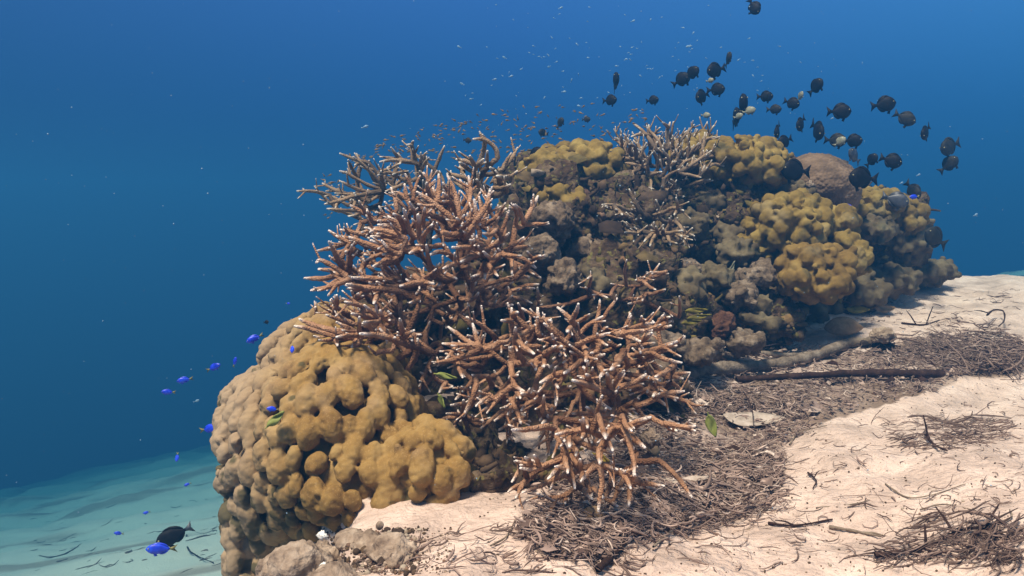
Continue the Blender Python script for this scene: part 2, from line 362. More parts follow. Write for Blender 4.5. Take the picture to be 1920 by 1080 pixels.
# lobed corals ------------------------------------------------------------------
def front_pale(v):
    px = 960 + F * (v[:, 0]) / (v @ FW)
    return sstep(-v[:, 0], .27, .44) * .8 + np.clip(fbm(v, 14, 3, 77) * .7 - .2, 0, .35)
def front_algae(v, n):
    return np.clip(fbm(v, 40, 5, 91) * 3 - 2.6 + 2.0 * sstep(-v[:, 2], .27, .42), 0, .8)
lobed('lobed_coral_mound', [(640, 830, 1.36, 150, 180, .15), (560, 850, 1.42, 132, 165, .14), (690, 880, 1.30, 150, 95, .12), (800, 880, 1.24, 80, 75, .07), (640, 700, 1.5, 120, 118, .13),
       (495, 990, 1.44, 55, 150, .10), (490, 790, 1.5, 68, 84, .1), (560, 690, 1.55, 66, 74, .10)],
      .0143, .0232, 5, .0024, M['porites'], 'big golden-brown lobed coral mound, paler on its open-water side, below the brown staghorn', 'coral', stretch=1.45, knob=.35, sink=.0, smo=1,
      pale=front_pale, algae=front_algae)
Y1 = 'yellow lobed coral '
lobed('lobed_coral', [(1475, 430, 2.30, 72, 58, .10), (1500, 415, 2.34, 55, 45, .09), (1425, 455, 2.32, 45, 45, .08)], 0.0171, 0.0230, 11, 0.0040, M['yellow'], 'largest yellow lobed coral on the reef flank, above the orange-brown rounded one')
lobed('lobed_coral', [(1400, 380, 2.45, 32, 26, .06)], 0.0144, 0.0217, 12, 0.0039, M['yellow'], 'small yellow lobed coral cap against the upper end of the largest yellow one')
lobed('lobed_coral', [(1505, 508, 2.18, 46, 42, .07), (1550, 500, 2.2, 40, 36, .07), (1528, 525, 2.16, 60, 32, .07)], 0.0197, 0.0294, 13, 0.0039, M['orange'], 'orange-brown rounded lobed coral just below the largest yellow one', knob=.62)
lobed('lobed_coral', [(1588, 478, 2.3, 30, 36, .06), (1566, 495, 2.28, 18, 20, .04)], 0.0197, 0.0281, 14, 0.0039, M['yellow'], 'smooth olive-yellow coral dome beside the orange-brown rounded coral')
lobed('lobed_coral', [(1570, 425, 2.42, 32, 30, .07)], 0.0157, 0.0243, 15, 0.0039, M['yellow'], 'yellow lobed coral knob between the largest yellow coral and the grey-brown flank')
lobed('lobed_coral', [(1375, 308, 2.44, 72, 42, .12), (1310, 296, 2.52, 56, 38, .12), (1430, 318, 2.44, 36, 32, .10)], 0.0171, 0.0255, 16, 0.0043, M['yellow'], 'knobbly yellow coral ridge along the reef top beside the pale-tipped staghorn crown')
lobed('lobed_coral', [(1425, 296, 2.48, 42, 28, .09)], 0.0157, 0.0243, 17, 0.0043, M['yellow'], 'yellow coral hump on the reef top, next to the smooth brown dome')
lobed('lobed_coral', [(1090, 314, 2.40, 88, 38, .12), (1020, 325, 2.32, 42, 30, .1)], 0.0144, 0.0230, 18, 0.0043, M['yellow'], 'dull yellow coral ridge on the reef top at its shaded end')
lobed('lobed_coral', [(1050, 375, 2.10, 42, 24, .06)], 0.0131, 0.0204, 19, 0.0039, M['yellow'], 'yellow-capped coral boss behind the forked brown staghorn tips')
lobed('lobed_coral', [(1640, 385, 2.75, 50, 26, .10), (1690, 410, 2.8, 36, 34, .10)], 0.0183, 0.0281, 20, 0.0045, M['yellow'], 'yellow lobed coral on the far shoulder of the reef, under the grey-blue fish')
lobed('lobed_coral', [(1590, 392, 2.62, 26, 16, .06)], 0.0171, 0.0255, 21, 0.0042, M['yellow'], 'low yellow coral pad with a small blue fish in front of it')
lobed('lobed_coral', [(1668, 450, 2.85, 62, 52, .14), (1700, 440, 2.9, 32, 62, .12)], 0.0156, 0.0258, 22, 0.0048, M['grey'], 'grey-brown knobbly coral wall at the far end of the reef')
lobed('lobed_coral', [(1720, 510, 2.95, 55, 20, .10), (1660, 525, 2.75, 55, 24, .10), (1610, 545, 2.62, 50, 26, .1), (1765, 506, 3.05, 22, 16, .06)], 0.0203, 0.0304, 23, 0.0048, M['grey'], 'low grey-green coral apron meeting the pale sand at the far end')
lobed('lobed_coral', [(1545, 576, 2.62, 32, 24, .07), (1515, 570, 2.5, 26, 32, .06)], 0.0187, 0.0289, 24, 0.0045, M['grey'], 'grey-green lobed coral by the yellow leaf on the sand')
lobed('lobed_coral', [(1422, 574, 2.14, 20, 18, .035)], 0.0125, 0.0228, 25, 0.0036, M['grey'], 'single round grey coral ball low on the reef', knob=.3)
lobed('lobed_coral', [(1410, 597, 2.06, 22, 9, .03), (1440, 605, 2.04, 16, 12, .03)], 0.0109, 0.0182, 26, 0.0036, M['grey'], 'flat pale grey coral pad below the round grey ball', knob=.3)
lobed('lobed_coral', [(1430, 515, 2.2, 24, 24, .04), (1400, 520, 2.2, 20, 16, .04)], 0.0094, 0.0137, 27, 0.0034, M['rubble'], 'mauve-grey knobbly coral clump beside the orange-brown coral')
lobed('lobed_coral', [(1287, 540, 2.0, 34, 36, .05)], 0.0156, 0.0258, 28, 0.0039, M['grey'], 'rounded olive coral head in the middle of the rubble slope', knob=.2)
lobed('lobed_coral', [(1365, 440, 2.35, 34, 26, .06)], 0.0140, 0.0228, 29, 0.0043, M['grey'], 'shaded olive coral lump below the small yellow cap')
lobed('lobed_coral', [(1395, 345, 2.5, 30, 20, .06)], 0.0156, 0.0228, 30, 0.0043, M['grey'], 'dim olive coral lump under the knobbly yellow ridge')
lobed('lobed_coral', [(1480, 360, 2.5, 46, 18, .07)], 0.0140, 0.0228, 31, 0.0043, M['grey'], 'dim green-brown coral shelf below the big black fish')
# small heads crowding the shaded middle of the reef
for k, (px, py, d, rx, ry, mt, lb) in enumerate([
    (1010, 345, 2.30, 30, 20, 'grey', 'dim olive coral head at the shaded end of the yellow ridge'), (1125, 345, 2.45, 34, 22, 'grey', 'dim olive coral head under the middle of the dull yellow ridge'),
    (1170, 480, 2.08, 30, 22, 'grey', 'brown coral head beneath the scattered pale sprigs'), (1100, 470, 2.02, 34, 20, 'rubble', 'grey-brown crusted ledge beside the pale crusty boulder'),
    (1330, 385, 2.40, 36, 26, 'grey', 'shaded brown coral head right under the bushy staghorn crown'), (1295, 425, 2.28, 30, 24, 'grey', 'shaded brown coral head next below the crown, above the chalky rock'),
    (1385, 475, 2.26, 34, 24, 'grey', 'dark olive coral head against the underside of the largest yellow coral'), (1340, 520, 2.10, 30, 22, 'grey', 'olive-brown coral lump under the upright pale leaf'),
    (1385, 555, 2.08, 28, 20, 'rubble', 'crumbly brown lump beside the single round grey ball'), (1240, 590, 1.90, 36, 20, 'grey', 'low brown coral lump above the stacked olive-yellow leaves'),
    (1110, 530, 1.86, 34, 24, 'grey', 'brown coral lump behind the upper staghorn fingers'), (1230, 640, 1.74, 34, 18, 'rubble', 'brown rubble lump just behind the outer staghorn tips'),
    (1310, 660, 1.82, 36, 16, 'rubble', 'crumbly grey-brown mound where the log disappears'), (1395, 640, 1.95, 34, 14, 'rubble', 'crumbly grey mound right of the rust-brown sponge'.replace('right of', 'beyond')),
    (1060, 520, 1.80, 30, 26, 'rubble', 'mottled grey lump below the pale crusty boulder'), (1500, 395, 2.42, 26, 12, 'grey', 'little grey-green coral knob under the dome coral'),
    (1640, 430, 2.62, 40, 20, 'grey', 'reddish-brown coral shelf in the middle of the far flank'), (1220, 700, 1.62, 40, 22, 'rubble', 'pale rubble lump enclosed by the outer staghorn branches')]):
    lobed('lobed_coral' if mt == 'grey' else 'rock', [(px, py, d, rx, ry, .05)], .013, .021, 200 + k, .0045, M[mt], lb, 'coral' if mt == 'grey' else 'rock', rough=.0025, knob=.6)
# smooth massive coral
blobs_b, fb = union([(P(1533, 344, 2.58), np.array([72 * 2.58 / F, .13, 56 * 2.58 / F]), None), (P(1558, 360, 2.58), np.array([50 * 2.58 / F, .11, 52 * 2.58 / F]), None)], .006, 4)
blobs_b = smooth(blobs_b, fb, 8); nb = normals(blobs_b, fb); blobs_b = blobs_b + nb * (.006 * fbm(blobs_b, 14, 3, 2) + .0022 * fbm(blobs_b, 90, 2, 6))[:, None]
c = P(1535, 335, 2.72); o = link('massive_coral', mesh('massive_coral', blobs_b - c, fb), M['brain']); o.location = tuple(c)
tag(o, 'smooth pinkish-brown dome coral standing highest at the far end of the reef', 'coral')

# overgrown boulders among the corals
for (e, sd_, mt, lb, ct) in [
    ([(1035, 420, 1.98, 46, 48, .06)], 41, 'rubble', 'grey eroded boulder right behind the forked brown staghorn tips', 'rock'),
    ([(1010, 480, 1.86, 40, 44, .05)], 42, 'rubble', 'pale crusty boulder below the eroded grey one, beside the brown staghorn', 'rock'),
    ([(1352, 612, 1.96, 24, 26, .035)], 43, 'sponge', 'rust-brown sponge lump at the foot of the reef', 'sponge'),
    ([(740, 1040, 1.02, 52, 34, .035), (690, 1030, 1.05, 40, 26, .03)], 44, 'palerock', 'grey-beige rubble boulder half sunk in the sand below the golden mound', 'rock'),
    ([(585, 1062, 1.06, 72, 48, .05), (530, 1095, 1.08, 60, 60, .06), (640, 1100, .98, 60, 40, .05)], 45, 'palerock', 'brown crumbly rock under the foot of the golden coral mound', 'rock'),
    ([(655, 1010, 1.08, 30, 14, .03)], 46, 'palerock', 'speckled rubble lump between the golden mound and the half-sunk boulder', 'rock'),
    ([(1655, 628, 2.12, 26, 16, .03)], 47, 'palerock', 'pale knobby stone on the sand beside the brown arched leaf', 'rock'),
    ([(950, 985, 1.12, 26, 14, .02)], 48, 'palerock', 'small grey stone on the sand by the hanging staghorn tips', 'rock'),
    ([(1290, 505, 2.05, 26, 20, .03)], 49, 'rubble', 'chalky pale rock above the rounded olive coral head', 'rock'),
    ([(712, 985, 1.07, 8, 9, .008)], 50, 'palerock', 'pebble-sized grey knob against the foot of the golden mound', 'rock')]:
    small = max(e[0][3], e[0][4]) * e[0][2] / F
    rocky('sponge' if mt == 'sponge' else 'rock', e, max(.0022, small * .06), small * (.22 if small > .02 else .08), sd_, M[mt], lb, ct, sc=.9 / small)

# ------------------------------------------------------------------ staghorn corals
def catmull(p, n=5):
    p = np.asarray(p, float)
    if len(p) < 3: t = np.linspace(0, 1, n + 1)[:, None]; return p[0] * (1 - t) + p[-1] * t
    q = np.concatenate([[2 * p[0] - p[1]], p, [2 * p[-1] - p[-2]]]); o = []
    for i in range(1, len(q) - 2):
        for t in np.linspace(0, 1, n, endpoint=False):
            o.append(.5 * (2 * q[i] + (q[i + 1] - q[i - 1]) * t + (2 * q[i - 1] - 5 * q[i] + 4 * q[i + 1] - q[i + 2]) * t * t + (3 * q[i] - q[i - 1] - 3 * q[i + 1] + q[i + 2]) * t ** 3))
    o.append(p[-1]); return np.array(o)
def tube(p, r, sides=7, cap=True, tipw=None, rng=None, rough=0):
    """p (n,3), r (n,) -> verts, quads, along-tip attribute"""
    p = np.asarray(p, float); r = np.asarray(r, float)
    if cap:
        dlast = p[-1] - p[-2]; dlast /= np.linalg.norm(dlast) + 1e-9
        rr = r[-1]; p = np.concatenate([p, [p[-1] + dlast * rr * .6, p[-1] + dlast * rr * .95]]); r = np.concatenate([r, [rr * .75, rr * .08]])
    t = np.gradient(p, axis=0); t /= np.linalg.norm(t, axis=1)[:, None] + 1e-9
    u = np.cross(t[0], [0.3, .2, 1]); u /= np.linalg.norm(u) + 1e-9; V = []
    for i in range(len(p)):
        u = u - t[i] * (u @ t[i]); u /= np.linalg.norm(u) + 1e-9; w_ = np.cross(t[i], u)
        a = np.arange(sides) / sides * 2 * np.pi; k = r[i] * (1 + (rng.normal(0, rough, sides) if rough else 0))
        V.append(p[i] + np.outer(np.cos(a) * k, u) + np.outer(np.sin(a) * k, w_))
    V = np.concatenate(V); n = len(p); i = np.arange(n - 1)[:, None] * sides; j = np.arange(sides)[None]; k = (j + 1) % sides
    Fq = np.stack([i + j, i + k, i + sides + k, i + sides + j], -1).reshape(-1, 4)
    L = np.concatenate([[0], np.cumsum(np.linalg.norm(np.diff(p, axis=0), axis=1))]); fromtip = L[-1] - L
    tip = np.repeat(np.clip(1 - fromtip / (tipw or 1e-6), 0, 1) ** 1.15 if tipw else np.zeros(n), sides)
    return V, Fq, tip
class Acc:
    def __init__(s): s.v = []; s.f = []; s.a = {}; s.n = 0
    def add(s, v, f, **at):
        s.v.append(v); s.f.append(f + s.n); s.n += len(v)
        for k, a in at.items(): s.a.setdefault(k, []).append(np.broadcast_to(a, (len(v),)))
    def mesh(s, name, off=None):
        v = np.concatenate(s.v); v = v - off if off is not None else v
        return mesh(name, v, np.concatenate(s.f), {k: np.concatenate(a) for k, a in s.a.items()})
def perp(d, rng):
    q = rng.normal(0, 1, 3); q -= d * (q @ d); return q / (np.linalg.norm(q) + 1e-9)
def strokes(txt, ox, oy, s):
    out = []
    for ln in txt.replace('\n', ';').split(';'):
        ln = ln.strip()
        if ln: out.append([(ox + float(a.split(',')[0]) / s, oy + float(a.split(',')[1]) / s) for a in ln.split()])
    return out
def staghorn(label, strk, root, centre, rad_px, depth, bulge, seed, mat, r0=.0052, twigs=1.0, extra=40, up=.5, tipw=.017, group=None, name='staghorn_coral', interior=.10, elen=(.03, .075)):
    """strk: traced branches (pixel polylines, base first, tip last) set on a bulging shell round `centre`; they are joined back to the root"""
    rng = np.random.default_rng(seed)
    def D(x, y):
        q = ((x - centre[0]) / rad_px[0]) ** 2 + ((y - centre[1]) / rad_px[1]) ** 2
        return depth - bulge * (1 - min(1.3, q))
    rootp = P(*root); E = empty(name, rootp, label, 'coral', group)
    lines = []
    for s in strk:
        o = rng.normal(0, .022); n = len(s); d0 = D(*s[0]) + .045 + o; d1 = D(*s[-1]) + o - rng.uniform(-.015, .03)
        L = np.concatenate([[0], np.cumsum([math.dist(s[i], s[i + 1]) for i in range(n - 1)])]); L /= L[-1]
        lines.append(catmull(np.array([P(x, y, d0 + (d1 - d0) * l) for (x, y), l in zip(s, L)]), 5))
    for _ in range(extra):                                     # branches deep in the thicket
        a = rng.uniform(0, 2 * np.pi); q = rng.uniform(.1, .92) ** .5
        x = centre[0] + rad_px[0] * q * math.cos(a) * .8; y = centre[1] + 12 + rad_px[1] * q * math.sin(a) * .72
        p = P(x, y, D(x, y) + rng.uniform(.085, interior + .09)); dr = p - rootp; dr = dr / np.linalg.norm(dr) + rng.normal(0, .6, 3) + np.array([0, -.2, .3 * up]); dr /= np.linalg.norm(dr)
        ln = rng.uniform(*elen); b = perp(dr, rng) * ln * .05
        lines.append(catmull(np.array([p, p + dr * ln * .5 + b, p + dr * ln]), 4))
    order = sorted(range(len(lines)), key=lambda i: np.linalg.norm(lines[i][0] - rootp))
    nodes = [rootp]; owner = [-1]; host = {}
    for i in order:
        b = lines[i][0]; K = np.array(nodes); dist = np.linalg.norm(K - b, axis=1)
        cost = dist + .35 * np.linalg.norm(K - rootp, axis=1); j = int(np.argmin(cost)); a = K[j]
        if dist[j] > .004:
            dirn = lines[i][1] - lines[i][0]; dirn /= np.linalg.norm(dirn) + 1e-9
            mid = (a + b) / 2 + (rng.normal(0, .035, 3) + np.array([0, .06, -.07])) * dist[j]
            c = catmull(np.array([a, mid, b]), max(3, int(dist[j] / .012))); full = np.concatenate([c[:-1], lines[i]])
        else: full = lines[i]
        host[i] = (owner[j], dist[j], full)
        for q in lines[i][::3]: nodes.append(q); owner.append(i)
        if dist[j] > .05:
            for q in full[2:len(full) - len(lines[i]):3]: nodes.append(q); owner.append(i)
    top = {}                                                    # short offshoots belong to the branch they grow from
    for i in order:
        h, dd_, _ = host[i]; top[i] = top[h] if (h >= 0 and (dd_ < .025 or i >= len(strk) + 14)) else i
    heads = sorted(set(top.values())); 
    if len(heads) > 95:
        for h in heads[95:]:
            for k in top:
                if top[k] == h: top[k] = heads[0]
    accs = {}
    for i in order:
        A = accs.setdefault(top[i], Acc()); full = host[i][2]; traced = i < len(strk)
        L = np.concatenate([[0], np.cumsum(np.linalg.norm(np.diff(full, axis=0), axis=1))]); T_ = L[-1] - L
        k = rng.uniform(.88, 1.12); r = r0 * k * (.70 + .42 * np.clip(T_ / .085, 0, 1.5)); r = r * (1 - .42 * np.clip(1 - T_ / .016, 0, 1))
        v, f, tp = tube(full, r, 8, True, tipw * rng.uniform(.5, 1.3) * (1 if traced else .6), rng, .11)
        Lr = np.repeat(np.concatenate([T_, [0, 0]]), 8); old = np.clip((Lr - .05) / .06 + (0 if traced else .5), 0, .92); A.add(v, f, tip=tp, old=old)  # thicket shade put into the colour: darker away from tips and on inner branches
        ln = L[-1]; nt_ = rng.poisson(twigs * ln / (.062 if traced else .05))
        for _ in range(nt_):
            q = rng.uniform(.15 if traced else .3, .93); j = min(len(full) - 2, int(np.searchsorted(L, q * ln))); p = full[j]
            d = full[j + 1] - full[j]; d /= np.linalg.norm(d) + 1e-9
            dr = d * rng.uniform(.4, 1.0) + perp(d, rng) * rng.uniform(.6, 1.1) + np.array([0, -.15, up * .5]); dr /= np.linalg.norm(dr)
            tl = rng.choice([rng.uniform(.006, .012), rng.uniform(.012, .034)], p=[.2, .8]); rr = r[j] * rng.uniform(.62, .85)
            pts = np.array([p, p + dr * tl * .55, p + dr * tl + np.array([0, 0, tl * .12 * up])]); pts = catmull(pts, 3)
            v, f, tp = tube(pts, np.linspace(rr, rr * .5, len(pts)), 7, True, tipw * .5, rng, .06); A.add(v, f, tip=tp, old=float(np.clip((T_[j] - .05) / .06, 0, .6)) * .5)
    for h in heads[:96]:
        if h in accs: link('branch', accs[h].mesh('branch', rootp), mat, E)
    return E

G1 = strokes('''520,440 430,410 350,370 290,335 245,320; 350,370 320,310 295,255; 500,420 440,340 370,270 325,235; 370,270 335,285
490,440 400,440 330,420 245,380; 520,440 350,465 230,500 155,517; 350,465 290,460 215,452; 500,450 440,490 385,525; 230,500 220,540; 350,470 320,545
740,375 680,375 600,410 520,440; 700,460 620,470 540,450; 620,480 560,525; 470,400 430,340 415,300; 510,430 495,370 490,320
720,320 690,270 600,250 485,235; 690,270 560,255 485,265; 600,245 570,210 550,180; 690,265 685,210 670,165 645,165; 672,165 683,140
730,310 727,260 727,210; 730,310 760,260 775,240; 740,375 720,320; 800,560 760,460 740,375; 640,320 560,340; 480,520 400,550 320,555 170,545
470,620 380,670 330,720; 480,520 380,570 300,590; 600,360 540,330 470,345; 560,620 480,600 330,640; 330,720 260,710 205,700; 300,690 270,660''', 560, 220, 3.176)
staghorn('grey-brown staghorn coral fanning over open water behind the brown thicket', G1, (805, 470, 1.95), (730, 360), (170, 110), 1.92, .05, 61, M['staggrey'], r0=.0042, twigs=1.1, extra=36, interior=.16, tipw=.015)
G2 = strokes('''1060,370 1110,310 1160,265 1185,235 1165,175 1100,130 1040,130; 1110,140 1095,105; 1130,470 1080,420 1060,370
1040,370 1050,300 1020,230; 1050,300 1100,250; 1040,280 990,260 940,250; 1000,300 960,270; 1160,380 1250,360 1300,320; 1250,360 1180,350; 1240,440 1240,400
1100,420 1060,400 1010,380; 1100,340 1080,300 1070,270; 1200,400 1180,330 1140,300; 1160,420 1210,420 1260,400''', 560, 220, 3.176)
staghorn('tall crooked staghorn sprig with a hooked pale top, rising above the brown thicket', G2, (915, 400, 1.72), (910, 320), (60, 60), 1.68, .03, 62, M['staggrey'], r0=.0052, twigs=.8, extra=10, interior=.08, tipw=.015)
G3 = strokes('''950,590 920,530 890,480 860,450; 960,585 940,480 910,400 885,345; 965,590 1010,520 1025,440 1012,350; 830,500 835,420 835,340; 790,490 770,440 762,390
960,660 900,590 800,510 705,445; 1030,660 1060,600 1045,490; 1070,600 1120,520 1140,430; 1130,480 1160,440; 1200,700 1230,630 1252,555; 1290,640 1300,580 1280,520
1340,620 1320,560 1290,520; 1350,610 1390,540 1425,470; 1340,640 1400,635 1490,635; 1130,780 1200,740 1252,690; 1220,800 1280,760 1340,715; 1110,770 1060,745 1020,730
1120,790 1010,775 915,775; 1120,820 1050,820 965,860; 1050,830 950,860 860,900; 1230,820 1330,840 1410,895; 1390,850 1440,825; 1270,850 1270,930; 1000,890 1080,930 1040,945
1110,860 1110,960; 1130,880 1185,945; 840,900 890,940 940,960; 640,720 560,690 470,670 425,685; 620,700 540,680 450,665; 600,690 540,650 475,640; 620,680 580,620 530,590
630,660 600,600 565,575; 660,680 640,600 625,545; 700,620 690,560 660,505; 690,720 630,640 620,590; 720,720 715,640 710,580; 740,640 745,590 750,540; 740,710 770,670 795,640
620,690 530,710 430,710; 530,800 430,760 370,740 300,712; 600,820 530,780 495,735; 740,770 700,790 660,810; 700,790 560,770 430,735; 580,840 510,860 445,885; 520,850 460,880 445,888
540,800 470,820 395,855; 270,920 240,860 205,790 180,740; 300,930 305,840 318,760; 300,800 280,800; 280,940 210,890 130,850 105,865; 250,930 180,910 120,905
220,940 150,960 35,958; 290,970 180,1010 75,1030; 800,950 775,850 760,760; 690,945 750,980 805,990; 740,980 670,990 605,1005; 730,1005 750,1010 805,1027
560,970 440,960 315,955; 600,1010 450,1015 280,1000; 380,890 370,910 360,930; 1210,810 1150,840 1100,800; 900,700 860,690 800,720; 980,720 985,690 975,680
860,760 790,770 700,760; 900,820 840,800 780,820; 1000,640 1040,600 1080,640; 1180,660 1140,700 1100,690; 920,660 950,620 940,600''', 560, 220, 3.176)
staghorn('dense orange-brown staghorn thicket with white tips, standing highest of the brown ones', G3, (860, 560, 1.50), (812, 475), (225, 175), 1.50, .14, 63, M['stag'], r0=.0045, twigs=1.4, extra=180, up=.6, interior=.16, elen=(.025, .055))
G4 = strokes('''540,310 500,270 455,230; 450,235 340,210; 530,300 525,230; 530,330 450,330; 430,400 370,370 290,330; 330,420 230,400 130,370 40,355; 330,400 230,370 130,340 68,312
430,410 350,410 290,420; 280,420 295,470; 250,430 220,490; 430,410 425,350 425,300; 420,420 380,480; 430,440 370,510 280,590; 620,500 540,510 460,560 395,600
770,480 680,530 560,610 470,650 330,635; 350,640 305,600; 410,650 380,700 370,760; 450,660 450,760; 560,610 570,660; 770,480 740,570 650,670 590,720 585,750
680,400 665,310; 690,400 668,320; 640,440 700,410 750,380; 700,410 790,405; 720,410 740,440; 860,650 800,720 740,780 650,850 560,885; 650,850 660,915; 940,690 900,750
770,480 650,440 540,410 430,400; 290,220 290,170; 790,195 725,215; 540,150 510,220; 640,110 560,80 380,65; 440,130 350,105; 680,150 520,130 360,130; 560,360 600,400 650,440
480,300 420,290 380,280; 620,330 560,300 550,260; 400,190 420,160; 520,400 480,350 440,340''', 540, 500, 3.176)
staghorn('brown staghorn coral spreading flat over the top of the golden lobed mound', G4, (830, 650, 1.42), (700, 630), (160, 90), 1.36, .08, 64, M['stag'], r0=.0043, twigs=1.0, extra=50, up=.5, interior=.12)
G5 = strokes('''1140,480 1060,440 1010,400 955,360; 1130,490 1040,470 920,458; 1150,500 1120,420 1100,340; 1100,425 1070,410; 1130,500 1080,520 1000,550 870,575; 995,485 970,520 940,550
1010,550 1020,610 1040,660; 1045,890 1047,840 1045,795; 1045,890 1000,880 945,875; 1045,890 960,900 880,920; 1045,890 990,940 960,1000; 1045,890 1070,960 1100,1035
1045,890 1100,910 1160,915; 1080,840 1030,820 970,825; 1110,740 1090,800 1045,890; 1200,760 1120,830''', 540, 500, 3.176) + strokes('''270,530 270,350 268,80; 268,190 180,185; 275,140 320,115; 300,400 300,320 300,245; 310,330 360,400 455,465
310,545 440,540 500,500 550,465; 550,465 600,430 640,400; 640,430 690,405; 545,500 540,575; 470,540 470,600; 490,290 490,180 485,80; 510,190 595,185
800,310 770,190 720,130 655,75; 775,180 810,120 830,45; 760,250 735,280; 830,320 880,250 960,190 1035,150; 820,390 930,340 1090,290; 950,330 1075,395; 790,400 690,350 620,280 540,210
840,380 890,430 895,480 890,530; 890,480 800,570 710,630; 720,620 620,650 510,710; 615,650 625,700 660,750; 680,760 765,740; 255,550 280,680 300,740 370,780; 310,780 340,840
290,730 200,790 130,870 20,945; 200,830 220,960 250,1060; 215,960 125,1030; 260,850 310,950 345,1050; 310,950 380,985; 500,850 395,890 350,940; 500,850 510,750; 530,950 540,820; 470,820 350,800
610,1010 570,1020 525,1055; 1120,800 1050,780 950,740 780,690; 1000,720 850,670; 960,690 895,640; 1105,790 1090,710 1070,630; 1120,740 1160,680 1215,610; 1030,870 1150,760 1290,710 1400,640; 1330,690 1430,660
1350,460 1500,420 1660,360; 1450,460 1560,510 1700,540; 1150,300 1280,280 1450,265; 1170,300 1330,230 1470,200; 1470,250 1530,160 1550,135; 1520,180 1600,155; 1500,230 1610,190; 1500,255 1610,230; 1360,220 1365,150
1210,310 1290,335 1350,360; 1360,360 1450,290; 1640,560 1560,620 1480,660; 1400,540 1420,620 1480,710; 1480,710 1540,720 1600,685; 1460,690 1410,790; 1500,760 1460,825; 1600,640 1770,625
1310,910 1450,860 1560,800 1720,780; 1570,790 1650,860; 1190,930 1260,890 1340,845; 1200,950 1310,925; 1180,940 1130,1000 1090,1050; 1120,930 1050,980 960,960 900,915; 930,970 780,970
700,400 720,600 650,760 640,900; 800,400 780,600 900,800 1100,930; 1100,930 1100,850 1150,780; 1000,560 1040,620 1010,660; 1180,500 1150,560 1100,600; 1250,560 1220,470 1210,430; 950,560 980,500 1050,470''', 900, 560, 4.5)
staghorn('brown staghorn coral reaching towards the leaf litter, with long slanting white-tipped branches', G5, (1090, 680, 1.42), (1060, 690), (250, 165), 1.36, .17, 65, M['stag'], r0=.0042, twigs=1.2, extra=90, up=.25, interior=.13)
G6 = strokes('''640,20 640,160 720,300 780,500 800,610; 570,85 420,110 270,118; 1060,190 960,140 860,110 640,155; 870,110 870,15; 885,50 905,100; 690,145 712,215; 750,130 755,260; 1060,190 1120,290
1180,100 1110,110 1060,180; 1250,80 1340,40 1440,10; 1440,10 1530,60 1660,125; 1560,60 1700,90 1815,85; 1700,90 1815,125; 1200,0 1230,80 1280,125; 1210,100 1260,220 1300,400 1300,500
1260,150 1320,210 1390,265; 1290,190 1290,280; 700,360 560,410 440,450 340,440; 500,430 480,370 455,330; 450,400 380,350; 430,430 340,415; 715,330 740,480; 710,410 640,460 575,530; 740,490 600,540 460,610 360,645
800,610 720,670 600,690 485,655; 640,700 600,790 565,855; 720,660 730,780 760,915; 980,400 910,480 850,550; 840,440 845,365; 1010,400 1030,560 1010,680 1000,800; 960,610 1040,690; 1060,700 1160,760
1020,410 1160,450; 1180,470 1240,540 1270,610; 1280,540 1310,495; 1290,560 1400,570 1550,590; 1265,560 1262,680 1255,755; 1000,0 1060,190; 850,560 880,640 950,700; 1060,190 1000,300 1010,400''', 900, 780, 4.5)
staghorn('lowest brown staghorn branches hanging down to the sand and seagrass litter', G6, (1080, 790, 1.22), (1110, 860), (190, 130), 1.06, .04, 66, M['stag'], r0=.0035, twigs=.7, extra=20, up=-.1, interior=.09)
G7 = strokes('''930,200 860,100 785,35; 960,190 930,130 885,80 878,45; 900,110 945,60; 1000,180 985,100 1005,30; 995,60 960,30; 1040,170 1070,110 1105,80; 1110,250 1115,160 1105,110; 1190,230 1205,160 1212,90
1150,200 1220,150 1300,115; 1140,210 1200,140 1275,115; 830,240 850,180 865,150; 800,250 720,240 650,215; 740,225 700,215 650,205; 740,210 700,150 665,130; 720,160 712,105; 900,110 830,100 775,115
820,310 740,345 670,380; 780,330 795,400; 1130,300 1220,240 1300,225; 1200,320 1260,280 1325,290; 1110,340 1180,350 1210,290; 900,340 955,325; 890,360 893,430; 960,350 1000,260 960,190; 840,290 845,260
970,370 1000,340 1060,310; 860,300 790,280 720,270; 1060,330 1150,270 1250,200; 1000,300 1050,240 1040,190; 880,330 870,270 900,210; 930,330 930,260 910,200; 1060,300 1100,260 1160,250
960,420 940,480 880,500 800,480; 980,430 1040,470 1090,470; 1000,440 1030,400 1010,370; 800,200 790,170 760,160; 1180,250 1240,220 1260,200; 1020,220 1060,180 1080,150''', 940, 220, 3.176)
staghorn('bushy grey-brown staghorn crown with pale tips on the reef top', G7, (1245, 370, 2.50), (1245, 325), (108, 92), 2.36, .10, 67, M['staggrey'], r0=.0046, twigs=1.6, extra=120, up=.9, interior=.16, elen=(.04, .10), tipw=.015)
G8 = strokes('''920,680 880,710 850,740; 925,690 900,730 885,765; 960,690 965,665; 930,690 920,650; 1000,690 1040,680 1075,675; 1040,690 1075,710; 990,700 1005,760; 1010,620 1000,600; 800,690 760,685 735,685
780,780 790,740; 810,740 785,735; 1010,540 1040,540 1085,555; 1045,560 1030,580; 1050,520 1040,480; 700,530 650,520 600,520; 640,540 620,530; 700,560 720,580''', 940, 220, 3.176)
staghorn('small scattered pale-tipped staghorn sprigs in the shade under the reef-top crown', G8, (1225, 420, 2.22), (1225, 420), (85, 55), 2.02, .02, 68, M['staggrey'], r0=.0046, twigs=1.2, extra=30, up=.3, interior=.10)
